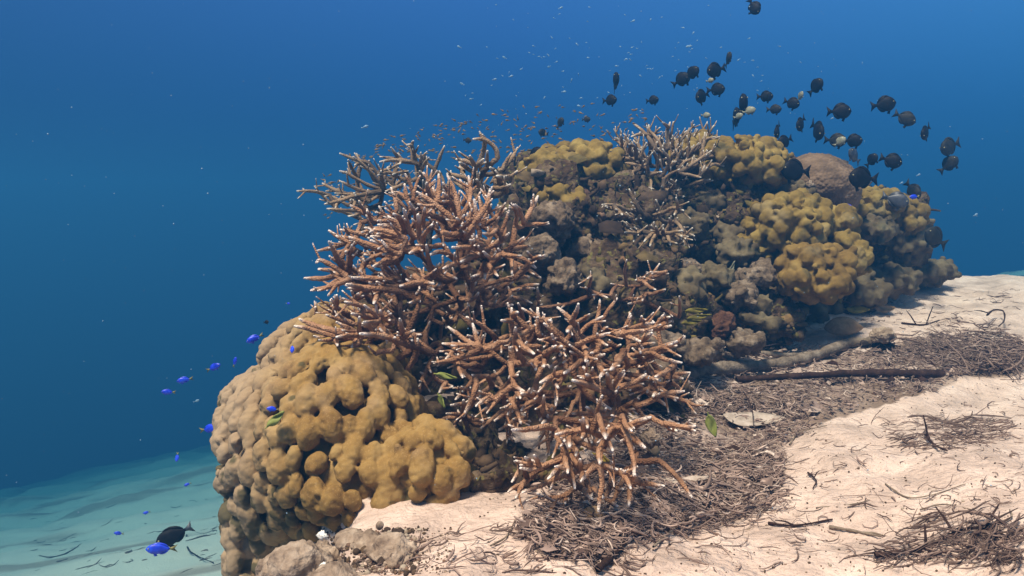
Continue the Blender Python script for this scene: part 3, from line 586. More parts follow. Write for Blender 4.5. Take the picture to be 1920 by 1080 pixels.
G9 = strokes('''730,470 735,440 690,450; 735,440 750,430; 740,460 790,500 825,515; 740,560 760,540 735,590; 850,530 890,515; 740,590 700,600 640,610; 520,560 460,550 400,550; 375,500 390,430 365,440; 370,520 350,500
900,390 850,405 790,395; 985,700 990,640 985,560; 380,560 420,540 500,570; 30,640 35,560 28,500''', 1000, 400, 3.6)
staghorn('thin broken staghorn sprigs scattered on the rubble slope above the litter', G9, (1180, 560, 1.80), (1170, 540), (120, 50), 1.72, .02, 69, M['stag'], r0=.0036, twigs=.9, extra=10, up=.5, interior=.07)
# ------------------------------------------------------------------ growth, algae and broken bits on the reef core (uncountable)
rng = np.random.default_rng(500)
def in_front(v, n): return np.einsum('ij,ij->i', n, -v / np.linalg.norm(v, axis=1)[:, None]) > -.15
def scatter_growth(name, V_, N_, count, seed, size, label, mat, hues, style):
    rng = np.random.default_rng(seed); ok = np.where(in_front(V_, N_))[0]; pick = rng.choice(ok, count); A = Acc()
    clump = fbm(V_[pick], 7, 3, seed + 1)
    for k, i in enumerate(pick):
        p, n = V_[i], N_[i]; h = float(np.clip(rng.normal(hues[0] + hues[2] * clump[k], hues[1]), 0, 1)); s = size * rng.lognormal(-.1, .55)
        kind = rng.choice(3, p=style)
        if kind == 0:                                          # knob
            iv, jf = ICO[1]; q = iv * s * rng.uniform(.5, 1.2, 3) * (1 + .25 * rng.normal(0, 1, (len(iv), 1))); q = q @ orient(n).T + p
            A.add(q, np.concatenate([jf, jf[:, :1]], 1)[:, :4], hue=h)
        elif kind == 1:                                        # leafy plate
            m = orient(n * .5 + np.array([0, -.5, .9]) + rng.normal(0, .5, 3)); k_ = 7; a = np.linspace(0, 2 * np.pi, k_, endpoint=False)
            rr = s * 1.7 * rng.uniform(.6, 1.2, k_); ring = np.stack([rr * np.cos(a), rr * .6 * np.sin(a), .25 * s * rng.normal(0, 1, k_)], 1)
            top_ = ring * .9 + [0, 0, s * .18]; q = np.concatenate([ring, top_, [[0, 0, -.05 * s], [0, 0, s * .3]]]) @ m.T + p + n * s * .5
            j = np.arange(k_); j2 = (j + 1) % k_
            fq = np.concatenate([np.stack([j, j2, j2 + k_, j + k_], 1), np.stack([j + k_, j2 + k_, np.full(k_, 2 * k_ + 1), np.full(k_, 2 * k_ + 1)], 1)])
            A.add(q, fq, hue=h)
        else:                                                  # stub or twig
            d = n + rng.normal(0, .7, 3) + np.array([0, -.1, .3]); d /= np.linalg.norm(d); L = min(.03, s * rng.uniform(1.2, 3.5))
            pts = np.array([p - n * s * .2, p + d * L * .5 + perp(d, rng) * L * .12, p + d * L]); v, f, _ = tube(pts, np.array([.32, .27, .2]) * s, 5, False); A.add(v, f, hue=h)
    v = np.concatenate(A.v); f = np.concatenate(A.f); hue = np.concatenate(A.a['hue'])
    me = bpy.data.meshes.new(name); me.from_pydata(v.tolist(), [], [list(dict.fromkeys(q)) for q in f.tolist()]); me.update()
    at = me.attributes.new('hue', 'FLOAT', 'POINT'); at.data.foreach_set('value', hue.astype(np.float32))
    o = link(name, me, mat, smooth=True); o['kind'] = 'stuff'; tag(o, label, 'growth'); return o
scatter_growth('reef_growth', CV, CN, 7000, 501, .0075, 'crust of small corals, algae and rubble covering the reef rock', M['growth'], (.42, .22, .2), [.62, .10, .28])

# ------------------------------------------------------------------ dead seagrass litter
def blades(name, n, poly, seed, length, width, pile, label, dens=None, hue=(.56, .25), ang=(0, 1.0), mat='litter'):
    rng = np.random.default_rng(seed); poly = np.array(poly, float); lo, hi = poly.min(0), poly.max(0); px = []; py = []
    while len(px) < n:
        a = rng.uniform(lo[0], hi[0], n); b = rng.uniform(lo[1], hi[1], n); ok = inpoly(a, b, poly)
        q_ = np.stack([a / 1000, b / 500, 0 * a], 1); ok &= rng.random(n) < np.clip(.65 + .7 * fbm(q_, 9, 3, seed), .06, 1)
        px += list(a[ok]); py += list(b[ok])
    g = ground_at(np.array(px[:n]), np.array(py[:n])); A = Acc()
    for i in range(n):
        p = g[i]; L = length * rng.lognormal(0, .45); a = rng.normal(*ang); k = 6; s = np.linspace(-.5, .5, k); curv = rng.normal(0, 2.0)
        th = a + curv * s; xy = np.stack([np.cumsum(np.cos(th)), np.cumsum(np.sin(th))], 1) * L / k; xy -= xy.mean(0); xy += p[:2]
        z = terr(xy[:, 0], xy[:, 1]) + .001 + pile * rng.random() ** 1.6 + s * rng.normal(0, .12) * L + .08 * L * rng.normal() * (s * 2) ** 2
        z = np.maximum(z, terr(xy[:, 0], xy[:, 1]) + .0006)
        w_ = width * rng.lognormal(-.15, .45); v, f, _ = tube(np.concatenate([xy, z[:, None]], 1), w_ * np.array([.5, .9, 1, 1, .9, .35]), 4, False)
        A.add(v, f, hue=float(np.clip(rng.normal(*hue), 0, 1)))
    o = link(name, A.mesh(name), M[mat]); o['kind'] = 'stuff'; tag(o, label, 'litter'); return o
blades('seagrass_litter', 5600, LITTER, 601, .027, .00095, .018, 'tangled mat of dead brown seagrass blades lying in the sand gully')
blades('seagrass_litter', 1700, [(1000, 940), (1180, 830), (1440, 830), (1480, 960), (1330, 1000), (1060, 1050)], 602, .032, .0011, .02, 'thick drift of grey-brown seagrass blades below the hanging staghorn', ang=(.35, .7), hue=(.6, .2))
blades('seagrass_litter', 200, [(1650, 1010), (1720, 960), (1800, 985), (1920, 1000), (1920, 1070), (1800, 1060), (1640, 1060)], 603, .045, .0009, .02, 'dark tuft of seagrass debris in the near corner of the sand', hue=(.2, .15), ang=(.2, .8))
blades('seagrass_litter', 220, [(1660, 800), (1730, 785), (1900, 790), (1900, 825), (1760, 850), (1670, 830)], 604, .045, .0008, .010, 'thin brown seagrass wisps on top of the near sand bank', hue=(.3, .15), ang=(.1, .5))
blades('seagrass_litter', 420, [(1100, 1075), (1150, 900), (1920, 720), (1920, 1078)], 605, .028, .0007, .004, 'loose brown seagrass bits strewn over the near sand', hue=(.3, .2))
blades('seagrass_litter', 160, [(640, 1078), (820, 1000), (1100, 980), (1150, 1078)], 606, .03, .0008, .006, 'few loose blades on the sand below the staghorn', hue=(.4, .2))
blades('seagrass_litter', 140, [(1560, 610), (1700, 560), (1910, 540), (1910, 620), (1700, 640)], 607, .03, .0009, .004, 'few brown specks of debris on the far sand bank', hue=(.3, .2), ang=(0, .6))
blades('seagrass_litter', 900, [(1690, 665), (1790, 634), (1920, 656), (1920, 705), (1810, 705), (1700, 690)], 608, .05, .0012, .05, 'heaped grey-brown seagrass at the edge between the two sand banks', hue=(.42, .2))
blades('seafloor_debris', 75, [(0, 1075), (60, 960), (400, 930), (430, 1075)], 609, .09, .0035, .003, 'dark streaks of debris on the blue-green lower seabed', hue=(.1, .12), ang=(.35, .25))

A = Acc(); rng = np.random.default_rng(621); fx = rng.uniform(960, 1920, 14000); fy = rng.uniform(610, 1060, 14000); k_ = inpoly(fx, fy, np.array(LITTER, float)); fx, fy = fx[k_], fy[k_]
for p in ground_at(fx, fy):
    s = .0035 * rng.lognormal(0, .5) * (3 if rng.random() < .03 else 1); m = orient(rng.normal(0, .5, 3) + [0, 0, 1]); q = np.array([[-1, 0, 0], [-.2, -.5, .15], [1, -.1, 0], [.1, .55, .1]]) * s @ m.T + p + [0, 0, rng.uniform(0, .018)]
    A.add(q, np.array([[0, 1, 2, 3]]), hue=float(np.clip(rng.normal(.5, .3), 0, 1)))
o = link('leaf_flakes', A.mesh('leaf_flakes'), M['litter']); o['kind'] = 'stuff'; tag(o, 'broken brown leaf flakes mixed through the seagrass mat', 'litter')
# grit and coral crumbs near the mound's foot
A = Acc(); rng = np.random.default_rng(620)
gx = np.concatenate([rng.uniform(470, 850, 1600), rng.uniform(900, 1915, 2600)]); gy = np.concatenate([rng.uniform(990, 1078, 1600), rng.uniform(640, 1078, 2600)])
for p in ground_at(gx, gy):
    s = min(.0028, .0011 * rng.lognormal(0, .7)) * ((1.4 if rng.random() < .93 else 2.4) if p[0] < -.1 else .62); iv, jf = ICO[1]; q = iv * s * rng.uniform(.5, 1.3, 3) + p + [0, 0, s * .3]; A.add(q, np.concatenate([jf, jf[:, :1]], 1), hue=float(rng.choice([.1, .3, .45, .85, .93, 1.0])))
v = np.concatenate(A.v); f = np.concatenate(A.f)[:, :3]; o = link('coral_grit', mesh('coral_grit', v, f, {'hue': np.concatenate(A.a['hue'])}), M['growth']); o['kind'] = 'stuff'; tag(o, 'coarse coral grit scattered on the sand', 'grit')

# ------------------------------------------------------------------ twigs, sticks, leaves
def stick(pts, r, mat, label, lift=.006, name='twig', cat='twig', group=None, side=None, sides=7, depth=None, taper=.5):
    px = np.array([a for a, b in pts], float); py = np.array([b for a, b in pts], float)
    g = P(px, py, np.array(depth, float)) if depth else ground_at(px, py) + [0, 0, lift]
    c = catmull(g, 6); rr = np.linspace(r, r * taper, len(c)) * (1 + .12 * np.random.default_rng(len(label)).normal(0, 1, len(c)))
    v, f, _ = tube(c, rr, sides, True, None, np.random.default_rng(3), .08); o_ = c[0]
    A = Acc(); A.add(v - o_, f)
    if side:
        for t_, dx, dy, dz, l in side:
            p = c[int(t_ * (len(c) - 1))]; d = np.array([dx, dy, dz], float); v, f, _ = tube(np.array([p, p + d * l * .5 + [0, 0, .002], p + d * l]), np.array([.6, .5, .3]) * r, 5, True); A.add(v - o_, f)
    o = link(name, A.mesh(name), M[mat]); o.location = tuple(o_); return tag(o, label, cat, group)
stick([(1270, 722), (1330, 705), (1400, 700), (1470, 692), (1530, 678), (1590, 655), (1640, 650)], .0135, 'wood', 'long crooked grey-brown log lying across the seagrass gully', .014, 'log', 'log', sides=10, taper=.8)
stick([(1380, 728), (1480, 722), (1600, 716), (1700, 716), (1765, 716)], .0075, 'darkwood', 'straight near-black stick below the crooked log', .018, 'stick', 'stick', taper=1.1)
stick([(1370, 665), (1420, 672), (1480, 676), (1530, 672)], .009, 'wood', 'short grey-brown plank-like branch behind the crooked log', .012, 'stick', 'stick')
stick([(1160, 1015), (1200, 1006), (1250, 998)], .0042, 'darkwood', 'short charcoal-dark stick end on the sand at the edge of the litter', .004, 'stick', 'stick', taper=.9)
stick([(1120, 1079), (1150, 1050), (1178, 1020)], .0045, 'darkwood', 'upright dark brown stick poking from the bottom edge of the sand', .006, 'stick', 'stick', taper=.4)
stick([(1225, 1035), (1270, 995), (1310, 960)], .0017, 'wood', 'thin slanting twig between the litter drift and the near sand', .006)
stick([(1440, 985), (1490, 990), (1560, 978)], .0022, 'darkwood', 'dark forked twig at the tip of the litter drift', .003, side=[(.5, -.7, .4, .1, .03)])
stick([(1555, 992), (1600, 1000), (1650, 1010)], .0025, 'wood', 'brown twig just beside the near corner tuft', .003, side=[(.7, .8, -.4, .0, .03)])
stick([(1515, 890), (1530, 905), (1524, 920)], .0016, 'darkwood', 'tiny Y-shaped dark twig alone on the near sand', .003, side=[(.4, .6, .5, .5, .016)])
stick([(1530, 955), (1600, 948), (1630, 940)], .0011, 'wood', 'hair-thin straight twig on the bare near sand', .002)
stick([(1660, 910), (1700, 935), (1750, 930), (1810, 910)], .0012, 'wood', 'long wavy hair-thin twig across the near sand', .002)
stick([(1735, 820), (1750, 840), (1775, 852)], .0030, 'darkwood', 'stubby brown twig sticking out of the wisps on the near sand bank', .006, side=[(.2, -.2, .1, 1, .035)])
stick([(1860, 990), (1895, 975), (1893, 960)], .0014, 'wood', 'small hooked twig near the corner tuft', .003)
stick([(1640, 1050), (1720, 1040), (1820, 1000), (1900, 1020)], .0030, 'darkwood', 'dark root-like stick under the corner tuft', .006, side=[(.6, -.3, .5, .6, .04), (.8, .5, .3, .6, .04), (.4, .1, .4, .7, .03)])
stick([(1480, 838), (1500, 815), (1550, 802)], .0015, 'wood', 'bent thin twig on the lip of the near sand bank', .004)
stick([(920, 1028), (950, 1010), (968, 975)], .0013, 'wood', 'curved thin twig on the sand by the small grey stone', .003)
stick([(1080, 970), (1150, 965), (1215, 990)], .0018, 'wood', 'mid-brown twig at the hanging staghorn tips', .006)
stick([(1725, 960), (1770, 950), (1830, 962)], .0012, 'wood', 'fine pale twig above the corner tuft', .003)
stick([(350, 1005), (352, 1030), (370, 1045), (400, 1058)], .0060, 'darkwood', 'dark bent stick on the lower seabed under the black fish', .01, 'stick', 'stick', taper=.6)
stick([(1690, 628), (1730, 632), (1760, 622)], .0030, 'darkwood', 'dark twig standing out of the heaped seagrass', .03, side=[(.4, -.5, 0, .7, .05), (.6, .3, 0, .9, .05)])
stick([(1850, 612), (1862, 602), (1880, 604), (1882, 622), (1872, 634)], .0030, 'darkwood', 'dark looped twig on top of the heaped seagrass', .03, side=[(.1, -1, 0, .2, .04)])
stick([(1395, 765), (1409, 795), (1412, 830)], .0014, 'darkwood', 'thin dark straw leaning beside the green leaf', .03)

def leaf(px, py, length, width, ang, mat, label, depth=None, tilt=(0, 0), curl=.12, lift=.004, cat='leaf', stem=True):
    """thin curled leaf; ang = heading in the ground plane (depth None) or in the upright plane facing the camera"""
    n = 13; s = np.linspace(0, 1, n); half = width / 2 * np.sin(np.pi * s ** .8) ** .8; cols = np.linspace(-1, 1, 7); rows = []
    for a, h in zip(s, half):
        for c in cols: rows.append((a * length - length / 2, c * h, curl * length * (a - .5) ** 2 * 2 + .35 * curl * abs(c) * width + .002 * math.sin(7 * a + 3 * c)))
    v = np.array(rows); k = len(cols); i = np.arange(n - 1)[:, None] * k; j = np.arange(k - 1)[None]
    f = np.stack([i + j, i + j + 1, i + j + k + 1, i + j + k], -1).reshape(-1, 4)
    t = Matrix.Rotation(tilt[0], 4, 'X') @ Matrix.Rotation(tilt[1], 4, 'Y')
    o = link('leaf', mesh('leaf', v, f), M[mat]); md = o.modifiers.new('s', 'SOLIDIFY'); md.thickness = .0012
    if depth: o.location = tuple(P(px, py, depth)); R_ = Matrix.Rotation(rad(90), 4, 'X') @ Matrix.Rotation(ang, 4, 'Z') @ t
    else:
        lift += width / 2 * math.sin(tilt[0]); o.location = tuple(ground_at(px, py)[0] + [0, -.01, lift]); R_ = Matrix.Rotation(ang, 4, 'Z') @ t
    o.rotation_euler = R_.to_euler()
    if stem:
        sv, sf, _ = tube(np.array([[-length / 2, 0, curl * length * .5], [-length * .62, 0, curl * length * .6]]), np.array([.0011, .0009]), 5, True)
        st_ = link('stalk', mesh('stalk', sv, sf), M[mat], o)
    return tag(o, label, cat)
leaf(518, 785, .030, .011, rad(42), 'leafgreen', 'bright yellow-green leaf stuck on the golden lobed mound', depth=1.20)
leaf(1334, 798, .036, .016, rad(-72), 'leafgreen', 'upright pale green leaf in the litter beside the staghorn', depth=1.38)
leaf(1606, 590, .062, .026, rad(-18), 'leafyellow', 'mustard-yellow leaf where the sand meets the grey-green coral', tilt=(rad(50), 0))
leaf(1655, 588, .064, .030, rad(8), 'leafbrown', 'tan leaf lying on the sand beside the yellow leaf', tilt=(rad(45), 0))
leaf(1585, 634, .10, .05, rad(5), 'leafbrown', 'large arched brown leaf at the sand edge behind the crooked log', curl=-.35, lift=.012, tilt=(rad(62), 0))
leaf(1655, 655, .055, .03, rad(0), 'leafblack', 'black curled leaf in front of the large arched brown leaf', curl=-.3, lift=.004, tilt=(rad(45), 0))
leaf(1625, 648, .040, .02, rad(20), 'leafblack', 'small black leaf between the arched leaf and the bigger black leaf', curl=-.3, lift=.004, tilt=(rad(45), 0))
leaf(1285, 916, .062, .018, rad(8), 'leafgrey', 'pale pinkish-grey leaf under the hanging staghorn tips', lift=.012, tilt=(rad(12), 0))
leaf(1410, 800, .11, .055, rad(-12), 'leafgrey', 'broad sandy-grey leaf half buried at the near bank', lift=.006, tilt=(rad(16), 0))
leaf(1112, 982, .030, .022, rad(30), 'leafbrown', 'reddish-brown round leaf tucked under the lowest staghorn', lift=.010, tilt=(rad(30), 0))
leaf(1218, 868, .04, .034, rad(60), 'leafbrown', 'flat brown leaf leaning behind the staghorn branches', lift=.016, tilt=(rad(50), 0))
leaf(1465, 622, .05, .024, rad(-8), 'leafgrey', 'grey leaf lowest of the flat leaves at the reef foot', lift=.012, tilt=(rad(34), 0))
leaf(1505, 606, .06, .03, rad(12), 'leafgrey', 'mauve-grey leaf between two flat leaves at the reef foot', lift=.02, tilt=(rad(34), 0))
leaf(1535, 628, .07, .028, rad(20), 'leafgrey', 'grey leaf with dark rim touching the sand at the reef foot', lift=.012, tilt=(rad(34), 0))
leaf(1478, 563, .05, .016, rad(-10), 'leafgrey', 'slim pale leaf under the orange-brown rounded coral', depth=2.25)
leaf(1450, 652, .09, .026, rad(4), 'leafblack', 'long blackened leaf under the flat grey leaves', lift=.008, tilt=(rad(10), 0))
leaf(1280, 780, .03, .012, rad(20), 'leafblack', 'small dark leaf by the outermost staghorn tip', lift=.01)
leaf(838, 705, .030, .008, rad(-12), 'leafgreen', 'olive leaf caught in the shaded staghorn above the mound', depth=1.30)
leaf(828, 752, .020, .007, rad(-65), 'leafgreen', 'narrow olive leaf hanging over the top of the golden mound', depth=1.28)
leaf(1128, 858, .022, .010, rad(-28), 'leafyellow', 'yellow leaf caught between the lowest staghorn branches', depth=1.17)
leaf(1082, 843, .016, .007, rad(10), 'leafyellow', 'tiny yellow leaf scrap beside the yellow leaf in the staghorn', depth=1.17)
for px, py, l, a, lb in [(1305, 582, .045, 4, 'olive-yellow leaf blade on the rubble, topmost of the stacked yellow ones'), (1310, 594, .05, 10, 'olive-yellow leaf blade in the middle of the stacked ones by the rust-brown sponge'),
                       (1296, 604, .04, 8, 'olive-yellow leaf blade nearest the rust-brown sponge, lowest of its stack'), (1185, 650, .04, 0, 'yellow-olive leaf blade behind the staghorn fingers'),
                       (1370, 508, .05, 70, 'upright pale translucent leaf in front of the shaded reef')]:
    leaf(px, py, l, .011, rad(a), 'leafolive' if 'pale' not in lb else 'palefish', lb, depth=1.82 if px < 1350 else 2.1, stem=False)
for px, py, d, r, lb in [(1519, 347, 2.45, .009, 'ragged white coral scar below the big black fish'), (605, 1005, 1.04, .0045, 'tiny white shell chip at the rocky foot of the mound'), (608, 1062, .99, .0035, 'tiny white shell chip near the bottom frame edge'),
                         (1222, 822, 1.30, .011, 'small round grey-white shell beside the staghorn and litter')]:
    iv, jf = ICO[3]; q = iv * r * [1, .6, 1.1]; q = q * (1 + .75 * fbm(iv, 3.1, 4, 5))[:, None]
    o = link('shell' if 'shell' in lb else 'coral_scar', mesh('shell', q, jf), M['white' if 'tiny' in lb else 'palerock']); o.location = tuple(P(px, py, d)); tag(o, lb, 'shell' if 'shell' in lb else 'coral')

# ------------------------------------------------------------------ fish
def fish_meshes(L, deep, thick, snout=.5, tail=.24, fork=.35, finh=.16, n=16):
    """nose at +X, total length L; returns dict of part -> (verts, faces)"""
    B = L * (1 - tail); t = np.linspace(0, 1, n); s = 1 - t
    prof = np.interp(t, [0, .04, .12, .25, .42, .6, .78, .9, 1], [.03, .22 * snout + .12, .62, .9, 1, .90, .56, .28, .17]) * deep * L / 2
    wid = np.interp(t, [0, .05, .15, .3, .5, .75, 1], [.05, .4, .75, 1, .9, .5, .12]) * thick * L / 2
    V = []; k = 12
    for i in range(n):
        a = np.arange(k) / k * 2 * np.pi; x = L / 2 - t[i] * B
        V.append(np.stack([np.full(k, x), np.cos(a) * wid[i], np.sin(a) * prof[i] + .02 * L * (t[i] < .3) * 0], 1))
    V = np.concatenate(V + [[[L / 2 + .004 * L, 0, 0]], [[L / 2 - B, 0, 0]]]); F_ = []
    for i in range(n - 1):
        for j in range(k): F_.append((i * k + j, i * k + (j + 1) % k, (i + 1) * k + (j + 1) % k, (i + 1) * k + j))
    for j in range(k): F_.append((n * k, (j + 1) % k, j)); F_.append((n * k + 1, (n - 1) * k + j, (n - 1) * k + (j + 1) % k))
    def plate(pts, th):
        pts = np.array(pts); m = len(pts); v = np.concatenate([np.insert(pts, 1, -th, 1), np.insert(pts, 1, th, 1)])
        f = [tuple(range(m))[::-1], tuple(range(m, 2 * m))] + [(i, (i + 1) % m, m + (i + 1) % m, m + i) for i in range(m)]; return v, f
    xb = L / 2 - B; th = .008 * L; hp = prof[-1]
    tailp = plate([(xb + .03 * L, hp * .9), (xb - .05 * L, hp * 1.5), (xb - tail * L, deep * L * .36), (xb - tail * L * (1 - fork), 0), (xb - tail * L, -deep * L * .36), (xb - .05 * L, -hp * 1.5), (xb + .03 * L, -hp * .9)], th)
    tt = np.linspace(.24, .93, 9); base = np.interp(tt, t, prof) * .93
    hh = np.interp(tt, [.24, .34, .5, .75, .84, .93], [0, .5, .75, 1, .85, .1]) * finh * L
    dors = plate([(L / 2 - a * B, b) for a, b in zip(tt, base)] + [(L / 2 - (a + .03) * B, b + c) for a, b, c in list(zip(tt, base, hh))[::-1]], th)
    t2 = np.linspace(.52, .93, 6); b2 = np.interp(t2, t, prof) * .93; h2 = np.interp(t2, [.52, .65, .82, .93], [0, .8, 1, .1]) * finh * L
    anal = plate([(L / 2 - (a + .03) * B, -b - c) for a, b, c in zip(t2, b2, h2)] + [(L / 2 - a * B, -b) for a, b in list(zip(t2, b2))[::-1]], th)
    pv = plate([(L / 2 - .30 * B, -deep * L * .40), (L / 2 - .38 * B, -deep * L * .70), (L / 2 - .50 * B, -deep * L * .62), (L / 2 - .42 * B, -deep * L * .42)], th)
    iv, jf = ICO[2]
    return dict(body=(V, F_), tail_fin=tailp, dorsal_fin=dors, anal_fin=anal, pelvic_fin=pv, eye=(iv * L * .028 + [L / 2 - .13 * B, 0, deep * L * .10], jf.tolist()), wid=wid)
FISH = {}
def make_fish(kind):
    """prototype meshes of one sort of fish, unit length"""
    if kind in FISH: return FISH[kind]
    spec = dict(black=(1, .62, .26, 1, .22, .25, .12), olive=(1, .58, .24, 1, .22, .25, .10), grey=(1, .55, .24, 1, .22, .3, .10), pale=(1, .52, .22, .8, .22, .3, .10),
                damsel=(1, .36, .17, .6, .24, .4, .07), surgeon=(1, .44, .2, .7, .2, .25, .08))[kind]
    d = fish_meshes(*spec); out = {}
    for k, (v, f) in ((a, b) for a, b in d.items() if a != 'wid'):
        if k == 'eye':
            wv = float(np.interp(.13, np.linspace(0, 1, 16), d['wid'])) * .92
            for s_ in (-1, 1): out['eye' + str(s_)] = mesh('eye', np.array(v) + [0, s_ * wv, 0], f)
        else: out[k] = mesh(k, v, f)
    FISH[kind] = out; return out
MATC = {}
def fish(px, py, len_px, d, ang, yaw, kind, mat, label, cat='fish', tailmat=None, group=None, name='reef_fish', body_only=False):
    """ang: heading in the picture plane, degrees anticlockwise from rightwards; yaw: turn towards (+) / away (-) from the camera"""
    Lm = len_px * d / F / max(.45, math.cos(rad(yaw)))
    flip = abs(((ang + 180) % 360) - 180) > 90
    # local axes: X = nose, Z = back up
    a = rad(ang); nose = Vector((math.cos(a), -math.tan(rad(yaw)), math.sin(a))).normalized()
    upv = Vector((0, 0, 1)) if abs(nose.z) < .93 else Vector((1 if flip else -1, 0, .4))
    side = upv.cross(nose).normalized(); back = nose.cross(side).normalized()
    R_ = Matrix((nose, side, back)).transposed().to_4x4()
    parts = make_fish(kind)
    E = empty(name, P(px, py, d), label, cat, group); E.rotation_euler = R_.to_euler(); E.scale = (Lm,) * 3
    for k, me in parts.items():
        m_ = M['eye'] if k.startswith('eye') else M[tailmat] if (tailmat and k == 'tail_fin') else M[mat]
        key = (kind, k, m_.name)
        if key not in MATC:
            mm = me.copy(); mm.materials.clear(); mm.materials.append(m_); mm.polygons.foreach_set('use_smooth', np.ones(len(mm.polygons), bool)); MATC[key] = mm
        o = bpy.data.objects.new('eye' if k.startswith('eye') else k, MATC[key]); COL.objects.link(o); o.parent = E
    return E
GB = 'dark damselfish hovering over the reef'
for a in [
    (1413, 12, 34, 2.6, -62, 15, 'black', 'black', 'dark fish diving at the very top edge of the open water'),
    (1297, 138, 30, 2.6, 42, 30, 'black', 'black', 'black fish nosing upward, upper of the overlapping pair over the staghorn crown'),
    (1277, 150, 36, 2.65, 30, 20, 'black', 'black', 'black fish behind and below its overlapping partner over the staghorn crown'),
    (1343, 131, 40, 2.55, 196, 20, 'black', 'black', 'large black fish with a pale fish at its tail'),
    (1365, 112, 24, 2.7, 80, 45, 'olive', 'olive', 'small olive fish rising at the tail of the large black fish'),
    (1317, 180, 32, 2.6, 205, 35, 'black', 'black', 'round black fish facing open water, tail touching its neighbour'),
    (1342, 168, 32, 2.62, 4, 25, 'black', 'black', 'round black fish just below a small white fish'),
    (1154, 154, 22, 2.8, 88, 62, 'black', 'black', 'narrow dark fish seen end-on, alone over the reef ridge'),
    (1143, 188, 26, 2.75, 2, 30, 'black', 'black', 'dark fish with a pale belly patch below the end-on fish'),
    (1223, 188, 23, 2.8, 6, 25, 'black', 'black', 'small dark fish alone between the ridge and the main shoal'),
    (1434, 181, 30, 2.7, 0, 15, 'black', 'black', 'slim dark fish above the small olive-grey one in mid shoal'),
    (1451, 205, 26, 2.75, 0, 25, 'olive', 'olive', 'small olive-grey fish under the slim dark fish in mid shoal'),
    (1484, 193, 28, 2.65, -22, 30, 'black', 'black', 'black fish tilted nose down with raised tail, mid shoal'),
    (1391, 199, 27, 2.7, 92, 66, 'black', 'black', 'thin dark fish seen edge-on beside two pale fish, the upper one'),
    (1379, 222, 24, 2.7, 95, 66, 'black', 'black', 'thin dark fish seen edge-on, lower one beside the pale fish'),
    (1529, 163, 30, 2.6, 55, 40, 'black', 'black', 'black fish with a triangular outline, highest of the shoal beyond mid'),
    (1573, 209, 44, 2.5, 0, 12, 'black', 'black', 'large oval black fish level in the shoal, with small silver fish under its tail'),
    (1656, 196, 44, 2.5, 8, 15, 'black', 'black', 'round-headed black fish with a low tail, near the top of the far shoal'),
    (1696, 221, 42, 2.7, -28, 15, 'olive', 'olive', 'faded dark fish sloping nose down just after the round-headed one'),
    (1736, 247, 34, 2.6, 228, 30, 'black', 'black', 'black fish nosing steeply down with forked fins, outer edge of the shoal'),
    (1502, 231, 32, 2.6, 232, 32, 'black', 'black', 'black fish nosing down with a tall raised tail, centre of the shoal'),
    (1458, 244, 30, 2.6, 245, 35, 'black', 'black', 'black fish pointing down just above the yellow reef ridge'),
    (1532, 243, 30, 2.65, -75, 55, 'black', 'black', 'slender black fish diving beside the one with the tall tail'),
    (1472, 265, 34, 2.55, 205, 22, 'black', 'black', 'black fish skimming the end of the knobbly yellow ridge'),
    (1566, 263, 38, 2.65, -5, 25, 'olive', 'olive', 'dark fish half hidden behind a pale yellowish one above the dome coral'),
    (1598, 264, 36, 2.55, 2, 15, 'black', 'black', 'black fish in front of the half hidden pair above the dome coral'),
    (1602, 293, 36, 2.6, 140, 30, 'grey', 'greyfish', 'faint grey fish against the edge of the dome coral'),
    (1634, 301, 26, 2.65, 60, 35, 'black', 'black', 'small dark fish rising beside the dome coral'),
    (1670, 301, 42, 2.5, -18, 12, 'black', 'black', 'deep-bodied round black fish with ragged tail past the dome coral'),
    (1782, 274, 50, 2.9, 200, 25, 'olive', 'olive', 'outermost faded fish with its tail swept up'),
    (1778, 309, 38, 2.9, 48, 25, 'olive', 'olive', 'faded greyish fish right under the outermost one'),
    (1492, 320, 60, 2.35, 176, 12, 'black', 'black', 'big black fish in front of the dome coral, partly over the yellow hump'),
    (1619, 334, 60, 2.3, 176, 10, 'black', 'black', 'big jet-black fish with a wide tail at the outer edge of the dome coral'),
    (1711, 356, 36, 2.8, -62, 35, 'olive', 'olive', 'dark fish diving towards a tiny blue one at the end of the reef'),
    (1678, 374, 50, 2.45, -18, 15, 'grey', 'greyfish', 'grey-blue deep-bodied fish in front of the far yellow coral'),
    (1755, 447, 56, 2.6, 150, 18, 'black', 'olive', 'large dark oval fish off the far end of the reef above the sand'),
    (1050, 231, 22, 2.9, 60, 30, 'olive', 'olive', 'small dark fish over the shaded ridge, upper of two close ones'),
    (1019, 249, 20, 2.9, 170, 30, 'olive', 'olive', 'small dark fish over the shaded ridge, lower of two close ones'),
    (1099, 224, 16, 2.9, 0, 20, 'olive', 'olive', 'tiny dark fish over the shaded ridge between the small pair and the end-on one'),
    (1004, 290, 40, 2.5, 15, 20, 'olive', 'black', 'dark fish hugging the start of the shaded yellow ridge'),
    (876, 263, 16, 2.4, -10, 20, 'olive', 'olive', 'tiny dark fish beside the hooked pale staghorn tip'),
    (499, 604, 11, 2.0, 10, 20, 'olive', 'black', 'single tiny black fish above the blue damselfish by the mound')]:
    fish(*a, group=GB)
